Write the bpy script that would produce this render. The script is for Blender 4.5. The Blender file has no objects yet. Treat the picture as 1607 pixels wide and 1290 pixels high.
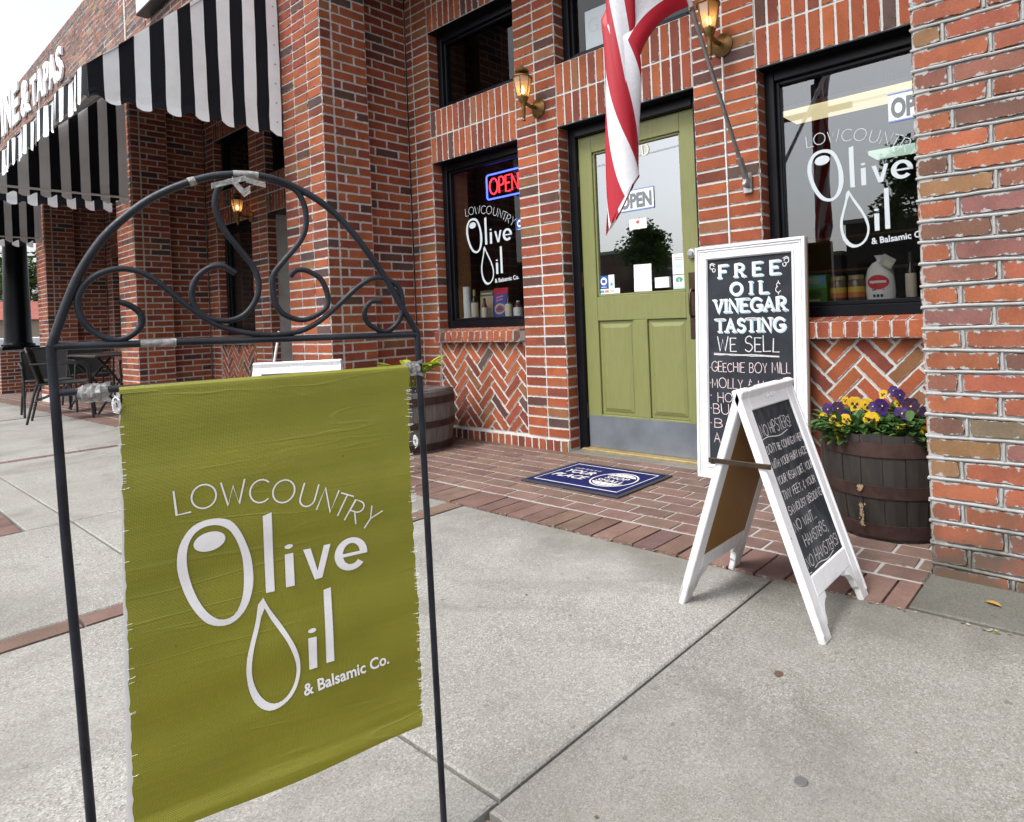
import bpy, bmesh, math, random
from math import sin, cos, pi, radians, sqrt, atan2
from mathutils import Vector, Matrix
R = random.Random(7)
SC = bpy.context.scene
COL = SC.collection

# ------------------------------------------------------------------ camera
cd = bpy.data.cameras.new('camera')
cam = bpy.data.objects.new('camera', cd); COL.objects.link(cam)
yaw, rol = radians(37.434), radians(-2.351)
fw = Vector((-sin(yaw), cos(yaw), 0)); r0 = Vector((cos(yaw), sin(yaw), 0)); u0 = Vector((0, 0, 1))
rr = r0*cos(rol) + u0*sin(rol); uu = u0*cos(rol) - r0*sin(rol)
cam.matrix_world = Matrix(((rr.x, uu.x, -fw.x, 4.5305), (rr.y, uu.y, -fw.y, -2.993), (rr.z, uu.z, -fw.z, .8764), (0, 0, 0, 1)))
cd.sensor_width = 36; cd.sensor_fit = 'HORIZONTAL'
cd.lens = 998.2/1607*36
cd.shift_x = (803.5-999.7)/1607; cd.shift_y = (493.7-645)/1607
cd.clip_start = .05; cd.clip_end = 500
SC.camera = cam
SC.render.resolution_x = 1024; SC.render.resolution_y = 822

# ------------------------------------------------------------------ world, sun, exposure
SUN_EL, SUN_AZ = radians(54), radians(192)      # azimuth clockwise from +Y
w = bpy.data.worlds.new('World'); SC.world = w; w.use_nodes = True
nt = w.node_tree; nt.nodes.clear()
sky = nt.nodes.new('ShaderNodeTexSky'); sky.sky_type = 'NISHITA'; sky.sun_disc = False
sky.sun_elevation = SUN_EL; sky.sun_rotation = SUN_AZ
sky.air_density = 1.0; sky.dust_density = 4.0; sky.ozone_density = 1.0
hs = nt.nodes.new('ShaderNodeHueSaturation'); hs.inputs['Saturation'].default_value = .3
bg = nt.nodes.new('ShaderNodeBackground'); bg.inputs['Strength'].default_value = .15
ow = nt.nodes.new('ShaderNodeOutputWorld')
nt.links.new(sky.outputs[0], hs.inputs['Color']); nt.links.new(hs.outputs[0], bg.inputs[0]); nt.links.new(bg.outputs[0], ow.inputs[0])
sl = bpy.data.lights.new('sun', 'SUN'); sl.energy = 1.0; sl.angle = radians(15); sl.color = (1, .99, .97)
so = bpy.data.objects.new('sun', sl); COL.objects.link(so)
sd = Vector((sin(SUN_AZ)*cos(SUN_EL), cos(SUN_AZ)*cos(SUN_EL), sin(SUN_EL)))
so.rotation_euler = sd.to_track_quat('Z', 'Y').to_euler(); so.location = (0, -8, 12)
SC.view_settings.view_transform = 'Standard'; SC.view_settings.look = 'None'
SC.view_settings.exposure = 1.07; SC.view_settings.gamma = 1
SC.cycles.max_bounces = 7; SC.cycles.transparent_max_bounces = 12
try:
    SC.cycles.use_denoising = True
except Exception: pass

# ------------------------------------------------------------------ materials
def srgb(r, g, b):
    f = lambda c: (c/255)/12.92 if c <= 10 else ((c/255+.055)/1.055)**2.4
    return (f(r), f(g), f(b), 1)
class N:
    def __init__(s, name):
        s.m = bpy.data.materials.new(name); s.m.use_nodes = True; s.t = s.m.node_tree; s.t.nodes.clear()
        s.out = s.t.nodes.new('ShaderNodeOutputMaterial'); s.b = s.t.nodes.new('ShaderNodeBsdfPrincipled')
        s.t.links.new(s.b.outputs[0], s.out.inputs[0])
    def n(s, typ, **kw):
        x = s.t.nodes.new(typ)
        for k, v in kw.items():
            if k.startswith('_'): setattr(x, k[1:], v)
            else:
                k2 = int(k[1:]) if k[0] == 'i' and k[1:].isdigit() else k.replace('__', ' ')
                i = x.inputs[k2]
                if hasattr(v, 'is_linked') or isinstance(v, bpy.types.NodeSocket): s.t.links.new(v, i)
                else: i.default_value = v
        return x
    def set(s, **kw):
        for k, v in kw.items():
            i = s.b.inputs[k.replace('__', ' ')]
            if isinstance(v, bpy.types.NodeSocket): s.t.links.new(v, i)
            else: i.default_value = v
        return s
    def obj(s): return s.n('ShaderNodeTexCoord').outputs['Object']
    def noise(s, scale, detail=4, vec=None, rough=.55, dist=0):
        return s.n('ShaderNodeTexNoise', Vector=vec or s.obj(), Scale=scale, Detail=detail, Roughness=rough, Distortion=dist).outputs['Fac']
    def math(s, op, a, b=0.0, clamp=False):
        x = s.n('ShaderNodeMath', _operation=op, i0=a, i1=b); x.use_clamp = clamp; return x.outputs[0]
    def ramp(s, fac, lo, hi, a=0., b=1.):
        return s.n('ShaderNodeMapRange', Value=fac, From__Min=lo, From__Max=hi, To__Min=a, To__Max=b).outputs[0]
    def mix(s, fac, a, b, typ='MIX'):
        x = s.t.nodes.new('ShaderNodeMix'); x.data_type = 'RGBA'; x.blend_type = typ
        for i, v in ((0, fac), (6, a), (7, b)):
            if isinstance(v, bpy.types.NodeSocket): s.t.links.new(v, x.inputs[i])
            else: x.inputs[i].default_value = v
        return x.outputs[2]
    def bump(s, h, strength=.3, dist=.01, normal=None):
        x = s.n('ShaderNodeBump', Height=h, Strength=strength, Distance=dist)
        if normal: s.t.links.new(normal, x.inputs['Normal'])
        s.t.links.new(x.outputs[0], s.b.inputs['Normal']); return x.outputs[0]
    def attr(s, name): return s.n('ShaderNodeAttribute', _attribute_name=name)
def simple(name, col, rough=.6, metal=0., nscale=0, namt=.15, bump=0., bscale=60, spec=.5):
    m = N(name)
    c = col if len(col) == 4 else (*col, 1)
    if nscale:
        f = m.ramp(m.noise(nscale), .3, .7, 1-namt, 1+namt)
        g = m.n('ShaderNodeCombineColor', i0=f, i1=f, i2=f).outputs[0]
        m.set(Base__Color=m.mix(1., c, g, 'MULTIPLY'))
    else: m.set(Base__Color=c)
    m.set(Roughness=rough, Metallic=metal); m.b.inputs['Specular IOR Level'].default_value = spec
    if bump: m.bump(m.noise(bscale, 3), bump, .004)
    return m.m
def attr_mat(name, rough=.6, nscale=30, namt=.12, trans=0., bump=0, bscale=80, spec=.5):
    m = N(name); a = m.attr('Col').outputs['Color']
    f = m.ramp(m.noise(nscale), .3, .7, 1-namt, 1+namt)
    g = m.n('ShaderNodeCombineColor', i0=f, i1=f, i2=f).outputs[0]
    c = m.mix(1., a, g, 'MULTIPLY')
    m.set(Base__Color=c, Roughness=rough); m.b.inputs['Specular IOR Level'].default_value = spec
    if bump: m.bump(m.noise(bscale, 3), bump, .003)
    if trans:
        t = m.n('ShaderNodeBsdfTranslucent', Color=c).outputs[0]
        x = m.n('ShaderNodeMixShader', i0=trans, i1=m.b.outputs[0], i2=t)
        m.t.links.new(x.outputs[0], m.out.inputs[0])
    return m.m
def brick_mat(name, smear, amp, mort, foot_dark=0.):
    m = N(name); a = m.attr('Col').outputs['Color']
    e0 = m.n('ShaderNodeUVMap', _uv_map='e0').outputs[0]; e1 = m.n('ShaderNodeUVMap', _uv_map='e1').outputs[0]
    s0 = m.n('ShaderNodeSeparateXYZ', Vector=e0); s1 = m.n('ShaderNodeSeparateXYZ', Vector=e1)
    d = m.math('MINIMUM', m.math('MINIMUM', s0.outputs[0], s0.outputs[1]), m.math('MINIMUM', s1.outputs[0], s1.outputs[1]))
    o = m.obj()
    n1 = m.noise(38, 5, o, .65); n2 = m.noise(9, 3, o); n3 = m.noise(130, 4, o, .7)
    f = m.ramp(n2, .25, .75, .78, 1.2)
    f = m.math('MULTIPLY', f, m.ramp(n3, .3, .7, .84, 1.14))
    g = m.n('ShaderNodeCombineColor', i0=f, i1=f, i2=f).outputs[0]
    c = m.mix(1., a, g, 'MULTIPLY')
    n4 = m.noise(22, 2, o)
    c = m.mix(m.ramp(n4, .58, .78, 0, .35), c, (.10, .055, .045, 1))
    k = m.math('ADD', d, m.ramp(n1, .3, .7, amp, -amp))
    fac = m.ramp(k, smear-.0012, smear+.0012, 1, 0)
    mc = m.mix(m.ramp(n3, .3, .7), tuple(x*.82 for x in mort[:3])+(1,), mort)
    c = m.mix(fac, c, mc)
    if foot_dark:
        z = m.n('ShaderNodeSeparateXYZ', Vector=o).outputs[2]
        h = m.math('ADD', z, m.ramp(m.noise(7, 4, o), .3, .7, -.12, .12))
        c = m.mix(m.ramp(h, .04, .22, foot_dark, 0), c, (.07, .065, .05, 1))  # darker towards the foot, with a ragged upper edge
    m.set(Base__Color=c, Roughness=.85); m.b.inputs['Specular IOR Level'].default_value = .25
    hgt = m.math('ADD', m.math('MULTIPLY', fac, .5), m.math('MULTIPLY', n3, .5))
    m.bump(hgt, .35, .003)
    return m.m
def mortar_mat(name, col, foot_dark=0.):
    m = N(name); o = m.obj(); n = m.noise(45, 5, o, .7); n2 = m.noise(6, 2, o)
    c = m.mix(m.ramp(n, .3, .75), tuple(x*.78 for x in col)+(1,), (*col, 1))
    c = m.mix(m.ramp(n2, .5, .75, 0, .3), c, (.2, .17, .14, 1))
    if foot_dark:
        z = m.n('ShaderNodeSeparateXYZ', Vector=o).outputs[2]
        h = m.math('ADD', z, m.ramp(m.noise(7, 4, o), .3, .7, -.12, .12))
        c = m.mix(m.ramp(h, .05, .2, foot_dark, 0), c, (.07, .065, .05, 1))  # mortar gets the same darkening near the ground
    m.set(Base__Color=c, Roughness=.95); m.b.inputs['Specular IOR Level'].default_value = .2
    m.bump(n, .5, .004); return m.m
def concrete_mat():
    m = N('concrete'); o = m.obj()
    vor = m.n('ShaderNodeTexVoronoi', Vector=o, Scale=270, Randomness=1.)
    vc = m.n('ShaderNodeSeparateColor', Color=vor.outputs['Color']).outputs[0]
    vor2 = m.n('ShaderNodeTexVoronoi', Vector=o, Scale=430)
    vc2 = m.n('ShaderNodeSeparateColor', Color=vor2.outputs['Color']).outputs[1]
    big = m.noise(1.3, 5, o, .6); mid = m.noise(8, 5, o, .65); fine = m.noise(300, 3, o, .7)
    c = m.mix(m.ramp(big, .35, .68), (.262, .254, .232, 1), (.325, .319, .298, 1))
    c = m.mix(m.ramp(mid, .45, .75, 0, .4), c, (.20, .19, .165, 1))
    amt = m.ramp(m.noise(1.1, 4, o), .32, .62, .12, .55)
    c = m.mix(m.math('MULTIPLY', amt, m.ramp(vc, .80, .86)), c, (.52, .515, .50, 1))
    c = m.mix(m.math('MULTIPLY', amt, m.ramp(vc, .22, .14)), c, (.115, .108, .095, 1))
    c = m.mix(m.ramp(vc2, .86, .9, 0, .45), c, (.13, .12, .10, 1))
    c = m.mix(m.ramp(vc2, .12, .08, 0, .4), c, (.44, .435, .42, 1))
    c = m.mix(m.ramp(m.noise(3.1, 3, o), .62, .72, 0, .3), c, (.15, .14, .12, 1))
    c = m.mix(m.ramp(m.noise(22, 2, o), .705, .73, 0, .55), c, (.13, .11, .09, 1))
    c = m.mix(m.ramp(m.noise(.9, 6, o, .68, 1.2), .50, .66, 0, .5), c, (.135, .13, .115, 1))
    ys = m.n('ShaderNodeSeparateXYZ', Vector=o).outputs[1]
    eg = m.math('ADD', ys, m.ramp(m.noise(6, 5, o), .3, .7, -.12, .12))
    c = m.mix(m.ramp(eg, -1.32, -1.08, 0, .45), c, (.12, .115, .095, 1))
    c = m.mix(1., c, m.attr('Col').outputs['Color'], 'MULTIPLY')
    m.set(Base__Color=c, Roughness=.92); m.b.inputs['Specular IOR Level'].default_value = .25
    h = m.math('ADD', m.math('MULTIPLY', vc, .3), fine)
    m.bump(h, .25, .003); return m.m
def glass_mat(name, refl, tint=(.93, .95, .95), rough=0.):
    m = N(name); m.t.nodes.remove(m.b)
    tr = m.n('ShaderNodeBsdfTransparent', Color=(*tint, 1)); gl = m.n('ShaderNodeBsdfGlossy', Color=(.95, .98, 1, 1), Roughness=rough)
    fr = m.n('ShaderNodeFresnel', IOR=1.5).outputs[0]
    f = m.math('ADD', m.math('MULTIPLY', fr, .9), refl, True)
    x = m.n('ShaderNodeMixShader', i0=f, i1=tr.outputs[0], i2=gl.outputs[0])
    m.t.links.new(x.outputs[0], m.out.inputs[0]); return m.m
def emit_mat(name, col, s):
    m = N(name); m.set(Base__Color=(*col, 1), Emission__Color=(*col, 1), Emission__Strength=s); return m.m
def wood_mat(name, a, b, scale=6, rough=.6):
    m = N(name); o = m.obj()
    mp = m.n('ShaderNodeMapping', Vector=o, Scale=(1, 1, .12)).outputs[0]
    n = m.noise(scale*6, 5, mp, .6, .6)
    m.set(Base__Color=m.mix(m.ramp(n, .3, .7), (*a, 1), (*b, 1)), Roughness=rough); m.bump(n, .2, .003); return m.m

M_BRICK = brick_mat('brick', .0015, .004, (.52, .505, .48, 1))
M_OLD = brick_mat('weathered_brick', .0026, .0125, (.36, .355, .345, 1), .8)
M_WALL = brick_mat('aged_wall_brick', .006, .012, (.36, .33, .31, 1))
M_MORT = mortar_mat('mortar', (.60, .59, .565))
M_MORT_OLD = mortar_mat('weathered_mortar', (.40, .395, .385), .85)
M_CONC = concrete_mat()
M_PAVE = brick_mat('paving_brick', .0005, .002, (.33, .315, .295, 1))
M_PMORT = mortar_mat('paving_mortar', (.40, .385, .365))
M_DIRT = simple('joint_dirt', (.055, .048, .04, 1), .95, nscale=30, namt=.4)
M_ASPH = simple('asphalt', (.05, .05, .052, 1), .9, nscale=20, namt=.3, bump=.4, bscale=200)
M_BLACK = simple('black_paint', (.005, .0055, .008, 1), .32, nscale=8, namt=.3, bump=.05, bscale=90, spec=.22)
def iron_paint():
    m = N('painted_iron'); o = m.obj(); n = m.noise(60, 5, o, .7); n2 = m.noise(14, 4, o)
    c = m.mix(m.ramp(n2, .35, .7), (.006, .0075, .012, 1), (.022, .026, .036, 1))
    c = m.mix(m.ramp(n, .68, .72, 0, .8), c, (.055, .03, .02, 1))
    c = m.mix(m.ramp(n, .30, .27, 0, .7), c, (.09, .095, .10, 1))
    m.set(Base__Color=c, Roughness=m.ramp(n, .3, .7, .32, .55)); m.b.inputs['Specular IOR Level'].default_value = .34
    m.bump(n, .3, .003); return m.m
M_IRON = iron_paint()
def green_paint():
    m = N('olive_door_paint'); o = m.obj(); mp = m.n('ShaderNodeMapping', Vector=o, Scale=(14, 14, 1.2)).outputs[0]
    st = m.noise(6, 4, mp, .6); n = m.noise(5, 5, o, .6); sp = m.noise(40, 3, o, .7)
    c = m.mix(m.ramp(st, .3, .7), (.168, .178, .060, 1), (.196, .206, .072, 1))
    c = m.mix(m.ramp(n, .5, .75, 0, .22), c, (.115, .118, .05, 1))
    c = m.mix(m.ramp(sp, .74, .77, 0, .5), c, (.30, .31, .17, 1))
    m.set(Base__Color=c, Roughness=m.ramp(n, .3, .7, .42, .62)); m.bump(st, .25, .002); return m.m
M_GREEN = green_paint()
M_GLASS = glass_mat('window_glass', .11)
M_GLASSL = glass_mat('side_window_glass', .0)
M_GLASSD = glass_mat('door_glass', .33)
M_DGLASS = glass_mat('dark_glass', .0, (.25, .27, .28))
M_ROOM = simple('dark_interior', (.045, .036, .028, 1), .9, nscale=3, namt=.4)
M_WOODI = wood_mat('stained_wood', (.30, .14, .04), (.42, .21, .07))
M_WHITEP = None
def white_wood():
    m = N('chipped_white_paint'); o = m.obj()
    n = m.noise(16, 6, o, .72); mp = m.n('ShaderNodeMapping', Vector=o, Scale=(1, 1, .25)).outputs[0]
    s = m.noise(60, 4, mp, .7)
    c = m.mix(m.ramp(s, .3, .75), (.72, .73, .75, 1), (.79, .80, .82, 1))
    c = m.mix(m.ramp(n, .68, .70), c, (.20, .16, .12, 1))
    z = m.n('ShaderNodeSeparateXYZ', Vector=o).outputs[2]
    h = m.math('ADD', z, m.ramp(m.noise(14, 4, o), .3, .7, -.07, .07))
    c = m.mix(m.ramp(h, .0, .09, .55, 0), c, (.30, .28, .25, 1))
    m.set(Base__Color=c, Roughness=.55); m.bump(s, .15, .003); return m.m
M_WHITEP = white_wood()
M_WHITEC = simple('clean_white_paint', (.76, .77, .79, 1), .4, nscale=5, namt=.03)
def chalkboard():
    m = N('chalkboard'); o = m.obj()
    mp = m.n('ShaderNodeMapping', Vector=o, Scale=(1, 1, .35), Rotation=(.3, .2, .1)).outputs[0]
    n = m.noise(9, 6, mp, .65, 1.)
    m.set(Base__Color=m.mix(m.ramp(n, .42, .8), (.023, .026, .032, 1), (.105, .113, .125, 1)), Roughness=.75); m.b.inputs['Specular IOR Level'].default_value = .2; return m.m
M_CHALKB = chalkboard()
def chalk(name, c):
    m = N(name); n = m.noise(330, 3, None, .8)
    tr = m.n('ShaderNodeBsdfTransparent')
    m.set(Base__Color=(*c, 1), Roughness=.95)
    x = m.n('ShaderNodeMixShader', i0=m.ramp(n, .34, .5, .35, 1), i1=tr.outputs[0], i2=m.b.outputs[0])
    m.t.links.new(x.outputs[0], m.out.inputs[0]); return m.m
M_CHALK = chalk('white_chalk', (.70, .69, .70)); M_PINK = chalk('pink_chalk', (.75, .62, .63))
M_WPAINT = simple('white_lettering', (.80, .80, .81, 1), .5, nscale=25, namt=.05)
M_BLUEL = simple('pale_blue_lettering', (.42, .58, .66, 1), .6)
M_VINYL = simple('white_vinyl', (.50, .56, .59, 1), .45)
M_BRASS = simple('aged_brass', (.20, .125, .045, 1), .45, .75, nscale=40, namt=.35)
M_STEEL = simple('brushed_steel', (.42, .42, .43, 1), .35, .85, nscale=30, namt=.2)
M_KICK = simple('worn_kick_plate', (.20, .225, .26, 1), .45, .5, nscale=5, namt=.22, bump=.03)
M_BRONZE = simple('dark_bronze', (.07, .05, .035, 1), .4, .7, nscale=30, namt=.3)
M_GOLD = simple('brass_threshold', (.33, .25, .12, 1), .5, .4, nscale=20, namt=.2)
M_BARREL = wood_mat('weathered_oak', (.011, .0085, .007), (.030, .0235, .019), 5, .7)
M_BARREL2 = wood_mat('grey_oak', (.085, .075, .07), (.16, .145, .135), 5, .85)
M_RUST = simple('rusty_hoop', (.042, .02, .016, 1), .7, .3, nscale=20, namt=.4, bump=.2)
M_SOIL = simple('soil', (.025, .018, .012, 1), 1, nscale=60, namt=.5, bump=.6)
M_ATTR = attr_mat('printed_surface', .55, 30, .06)
M_LEAF = attr_mat('leaf', .5, 25, .25, .25)
M_PETAL = attr_mat('petal', .6, 60, .12, .25)
M_AWN = attr_mat('awning_canvas', .8, 6, .05, .04, .1, 400, .2)
M_FLAG = attr_mat('flag_cloth', .5, 60, .05, .14)
M_CHAIR = simple('dark_patio_metal', (.018, .019, .021, 1), .5, nscale=20, namt=.2)
M_MESH = simple('patio_mesh_fabric', (.03, .031, .03, 1), .8, nscale=200, namt=.4)
M_HARDB = wood_mat('brown_hardboard', (.22, .11, .025), (.27, .14, .035), .8, .45)
M_PAPER = simple('white_paper', (.76, .77, .77, 1), .7)
M_TAPE = None
def tape():
    m = N('clear_tape'); n = m.noise(55, 4, None, .7, 1.5)
    c = m.mix(m.ramp(n, .35, .65), (.62, .61, .59, 1), (.22, .215, .21, 1))
    tr = m.n('ShaderNodeBsdfTransparent', Color=(.9, .9, .9, 1))
    m.set(Base__Color=c, Roughness=.25); m.bump(n, .7, .006)
    x = m.n('ShaderNodeMixShader', i0=.68, i1=tr.outputs[0], i2=m.b.outputs[0]); m.t.links.new(x.outputs[0], m.out.inputs[0]); return m.m
M_TAPE = tape()
def banner_mat():
    m = N('olive_vinyl'); o = m.obj()
    wv = m.n('ShaderNodeTexWave', Vector=o, Scale=170, Distortion=.3, _bands_direction='Z').outputs['Fac']
    mp = m.n('ShaderNodeMapping', Vector=o, Rotation=(0, 0, .308)).outputs[0]
    wv2 = m.n('ShaderNodeTexWave', Vector=mp, Scale=170, Distortion=.3, _bands_direction='Y').outputs['Fac']
    n = m.noise(5, 4, o); mp2 = m.n('ShaderNodeMapping', Vector=o, Rotation=(.0, .0, 0), Scale=(2, 2, 26)).outputs[0]
    st = m.noise(2.2, 5, mp2, .6)
    c = m.mix(m.ramp(n, .3, .7), (.188, .186, .012, 1), (.240, .236, .018, 1))
    c = m.mix(m.ramp(st, .42, .72, 0, .10), c, (.275, .262, .03, 1))
    c = m.mix(m.ramp(st, .45, .25, 0, .08), c, (.135, .125, .008, 1))
    mp3 = m.n('ShaderNodeMapping', Vector=o, Scale=(3, 3, 160), Rotation=(.04, .06, 0)).outputs[0]
    sc = m.noise(3, 5, mp3, .75)
    c = m.mix(m.ramp(sc, .715, .745, 0, .4), c, (.45, .44, .25, 1))
    mp4 = m.n('ShaderNodeMapping', Vector=o, Scale=(1.3, 1.3, 11), Rotation=(.05, -.10, 0)).outputs[0]
    rd = m.math('ABSOLUTE', m.math('SUBTRACT', m.noise(2.1, 3, mp4, .5, .3), .5))
    cre = m.math('MULTIPLY', m.ramp(rd, .0, .03, 1, 0), m.ramp(m.noise(4, 2, o), .4, .6))
    c = m.mix(m.math('MULTIPLY', cre, .06), c, (.42, .41, .16, 1))
    wp = m.n('ShaderNodeTexVoronoi', Vector=o, Scale=26).outputs['Distance']
    c = m.mix(m.ramp(wp, .045, .03, 0, .55), c, (.05, .045, .01, 1))
    m.set(Base__Color=c, Roughness=.40)
    h = m.math('ADD', m.math('MULTIPLY', wv, .07), m.math('ADD', m.math('MULTIPLY', wv2, .07), m.math('ADD', m.math('MULTIPLY', st, .45), m.math('MULTIPLY', cre, .3))))
    m.bump(h, .55, .004); return m.m
M_BANNER = banner_mat()

# ------------------------------------------------------------------ mesh builder and object helpers
class MB:
    def __init__(s): s.v = []; s.f = []; s.c = []; s.e0 = []; s.e1 = []; s.m = []
    def poly(s, vs, col=(.5, .5, .5), e0=None, e1=None, m=0):
        b = len(s.v); s.v.extend([tuple(p) for p in vs]); s.f.append(tuple(range(b, b+len(vs))))
        n = len(vs); s.c.extend([col]*n); s.e0.extend(e0 or [(.1, .1)]*n); s.e1.extend(e1 or [(.1, .1)]*n); s.m.append(m)
    def faces(s, vs, fs, col=(.5, .5, .5), m=0):
        b = len(s.v); s.v.extend([tuple(p) for p in vs])
        for f in fs:
            s.f.append(tuple(b+i for i in f)); n = len(f); s.c.extend([col]*n); s.e0.extend([(.1, .1)]*n); s.e1.extend([(.1, .1)]*n); s.m.append(m)
        return s
    def box(s, a, b, col=(.5, .5, .5), m=0, bev=0.):
        x0, y0, z0 = a; x1, y1, z1 = b
        return s.obox(Vector(((x0+x1)/2, (y0+y1)/2, (z0+z1)/2)), Vector((x1-x0, 0, 0)), Vector((0, y1-y0, 0)), Vector((0, 0, z1-z0)), col, m, bev)
    def obox(s, c, X, Y, Z, col=(.5, .5, .5), m=0, bev=0.):
        c = Vector(c); X = Vector(X)/2; Y = Vector(Y)/2; Z = Vector(Z)/2
        if not bev:
            vs = [c+X*i+Y*j+Z*k for k in (-1, 1) for j in (-1, 1) for i in (-1, 1)]
            return s.faces(vs, [(0, 2, 3, 1), (4, 5, 7, 6), (0, 1, 5, 4), (2, 6, 7, 3), (0, 4, 6, 2), (1, 3, 7, 5)], col, m)
        L = [max(a.length, 1e-6) for a in (X, Y, Z)]; bx, by, bz = [max(.0, 1-bev/l) for l in L]
        vs = []; idx = {}
        for k in (-1, 1):
            for j in (-1, 1):
                for i in (-1, 1):
                    for ax in range(3):
                        f = [bx, by, bz]; f[ax] = 1
                        idx[(i, j, k, ax)] = len(vs); vs.append(c+X*i*f[0]+Y*j*f[1]+Z*k*f[2])
        fs = []
        for ax in range(3):
            o1, o2 = [(1, 2), (0, 2), (0, 1)][ax]
            for sg in (-1, 1):
                q = []
                for a, b in ((-1, -1), (1, -1), (1, 1), (-1, 1)):
                    t = [0, 0, 0]; t[ax] = sg; t[o1] = a; t[o2] = b; q.append(idx[(*t, ax)])
                fs.append(tuple(q) if (sg > 0) != (ax == 1) else tuple(q[::-1]))
        for ax in range(3):     # edges along ax
            o1, o2 = [(1, 2), (0, 2), (0, 1)][ax]
            for a in (-1, 1):
                for b in (-1, 1):
                    q = []
                    for e, o in ((-1, o1), (1, o1), (1, o2), (-1, o2)):
                        t = [0, 0, 0]; t[ax] = e; t[o1] = a; t[o2] = b; q.append(idx[(*t, o)])
                    fs.append(tuple(q))
        for k in (-1, 1):
            for j in (-1, 1):
                for i in (-1, 1): fs.append((idx[(i, j, k, 0)], idx[(i, j, k, 1)], idx[(i, j, k, 2)]))
        return s.faces(vs, fs, col, m)
    def tube(s, pts, r, n=8, col=(.5, .5, .5), m=0, caps=True):
        pts = [Vector(p) for p in pts]; N_ = len(pts); rs = r if isinstance(r, (list, tuple)) else [r]*N_
        vs = []; prev = None
        for i, p in enumerate(pts):
            t = (pts[min(i+1, N_-1)]-pts[max(i-1, 0)]).normalized()
            if prev is None:
                a = Vector((0, 0, 1)) if abs(t.z) < .9 else Vector((1, 0, 0)); x = t.cross(a).normalized()
            else: x = (prev-t*prev.dot(t)).normalized()
            prev = x; y = t.cross(x)
            vs += [p+(x*cos(2*pi*k/n)+y*sin(2*pi*k/n))*rs[i] for k in range(n)]
        fs = [(i*n+k, i*n+(k+1) % n, (i+1)*n+(k+1) % n, (i+1)*n+k) for i in range(N_-1) for k in range(n)]
        if caps: fs += [tuple(range(n))[::-1], tuple((N_-1)*n+k for k in range(n))]
        return s.faces(vs, fs, col, m)
    def lathe(s, prof, c=(0, 0, 0), n=24, col=(.5, .5, .5), m=0, capb=True, capt=True, axis=None):
        c = Vector(c); vs = []
        A = Vector(axis).normalized() if axis else Vector((0, 0, 1))
        x = A.orthogonal().normalized(); y = A.cross(x)
        for r, z in prof: vs += [c+A*z+(x*cos(2*pi*k/n)+y*sin(2*pi*k/n))*r for k in range(n)]
        P = len(prof)
        fs = [(i*n+k, i*n+(k+1) % n, (i+1)*n+(k+1) % n, (i+1)*n+k) for i in range(P-1) for k in range(n)]
        if capb: fs.append(tuple(range(n))[::-1])
        if capt: fs.append(tuple((P-1)*n+k for k in range(n)))
        return s.faces(vs, fs, col, m)
    def build(s, name, mats, parent=None, smooth=False, loc=None):
        me = bpy.data.meshes.new(name)
        off = Vector((0, 0, 0)); q = parent
        while q is not None: off += q.location; q = q.parent
        if loc is not None: off = Vector(loc)
        me.from_pydata([(x-off.x, y-off.y, z-off.z) for x, y, z in s.v], [], s.f)
        if not isinstance(mats, (list, tuple)): mats = [mats]
        for k in mats: me.materials.append(k)
        me.polygons.foreach_set('material_index', s.m)
        ca = me.color_attributes.new('Col', 'FLOAT_COLOR', 'CORNER')
        fl = []
        for c in s.c: fl.extend((c[0], c[1], c[2], 1.))
        ca.data.foreach_set('color', fl)
        for nm, e in (('e0', s.e0), ('e1', s.e1)):
            uv = me.uv_layers.new(name=nm); uv.data.foreach_set('uv', [q for p in e for q in p])
        me.polygons.foreach_set('use_smooth', [smooth]*len(s.f))
        me.update()
        if smooth:
            try: me.set_sharp_from_angle(angle=radians(40))
            except Exception: pass
        o = bpy.data.objects.new(name, me); COL.objects.link(o)
        if parent is not None: o.parent = parent
        elif loc is not None: o.location = loc
        return o
def tag(o, label=None, cat=None, group=None, kind=None):
    if label: o['label'] = label
    if cat: o['category'] = cat
    if group: o['group'] = group
    if kind: o['kind'] = kind
    return o
def thing(name, label, cat, loc=(0, 0, 0), group=None):
    o = bpy.data.objects.new(name, None); COL.objects.link(o); o.location = loc; o.empty_display_size = .1
    return tag(o, label, cat, group)
def copy_tree(o, parent=None):
    c = o.copy(); COL.objects.link(c)
    if parent is not None: c.parent = parent
    for ch in list(o.children): copy_tree(ch, c)
    return c

# ------------------------------------------------------------------ strokes and text
def arc(cx, cy, rx, ry, a0, a1, n=12):
    return [(cx+rx*cos(radians(a0+(a1-a0)*i/n)), cy+ry*sin(radians(a0+(a1-a0)*i/n))) for i in range(n+1)]
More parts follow.
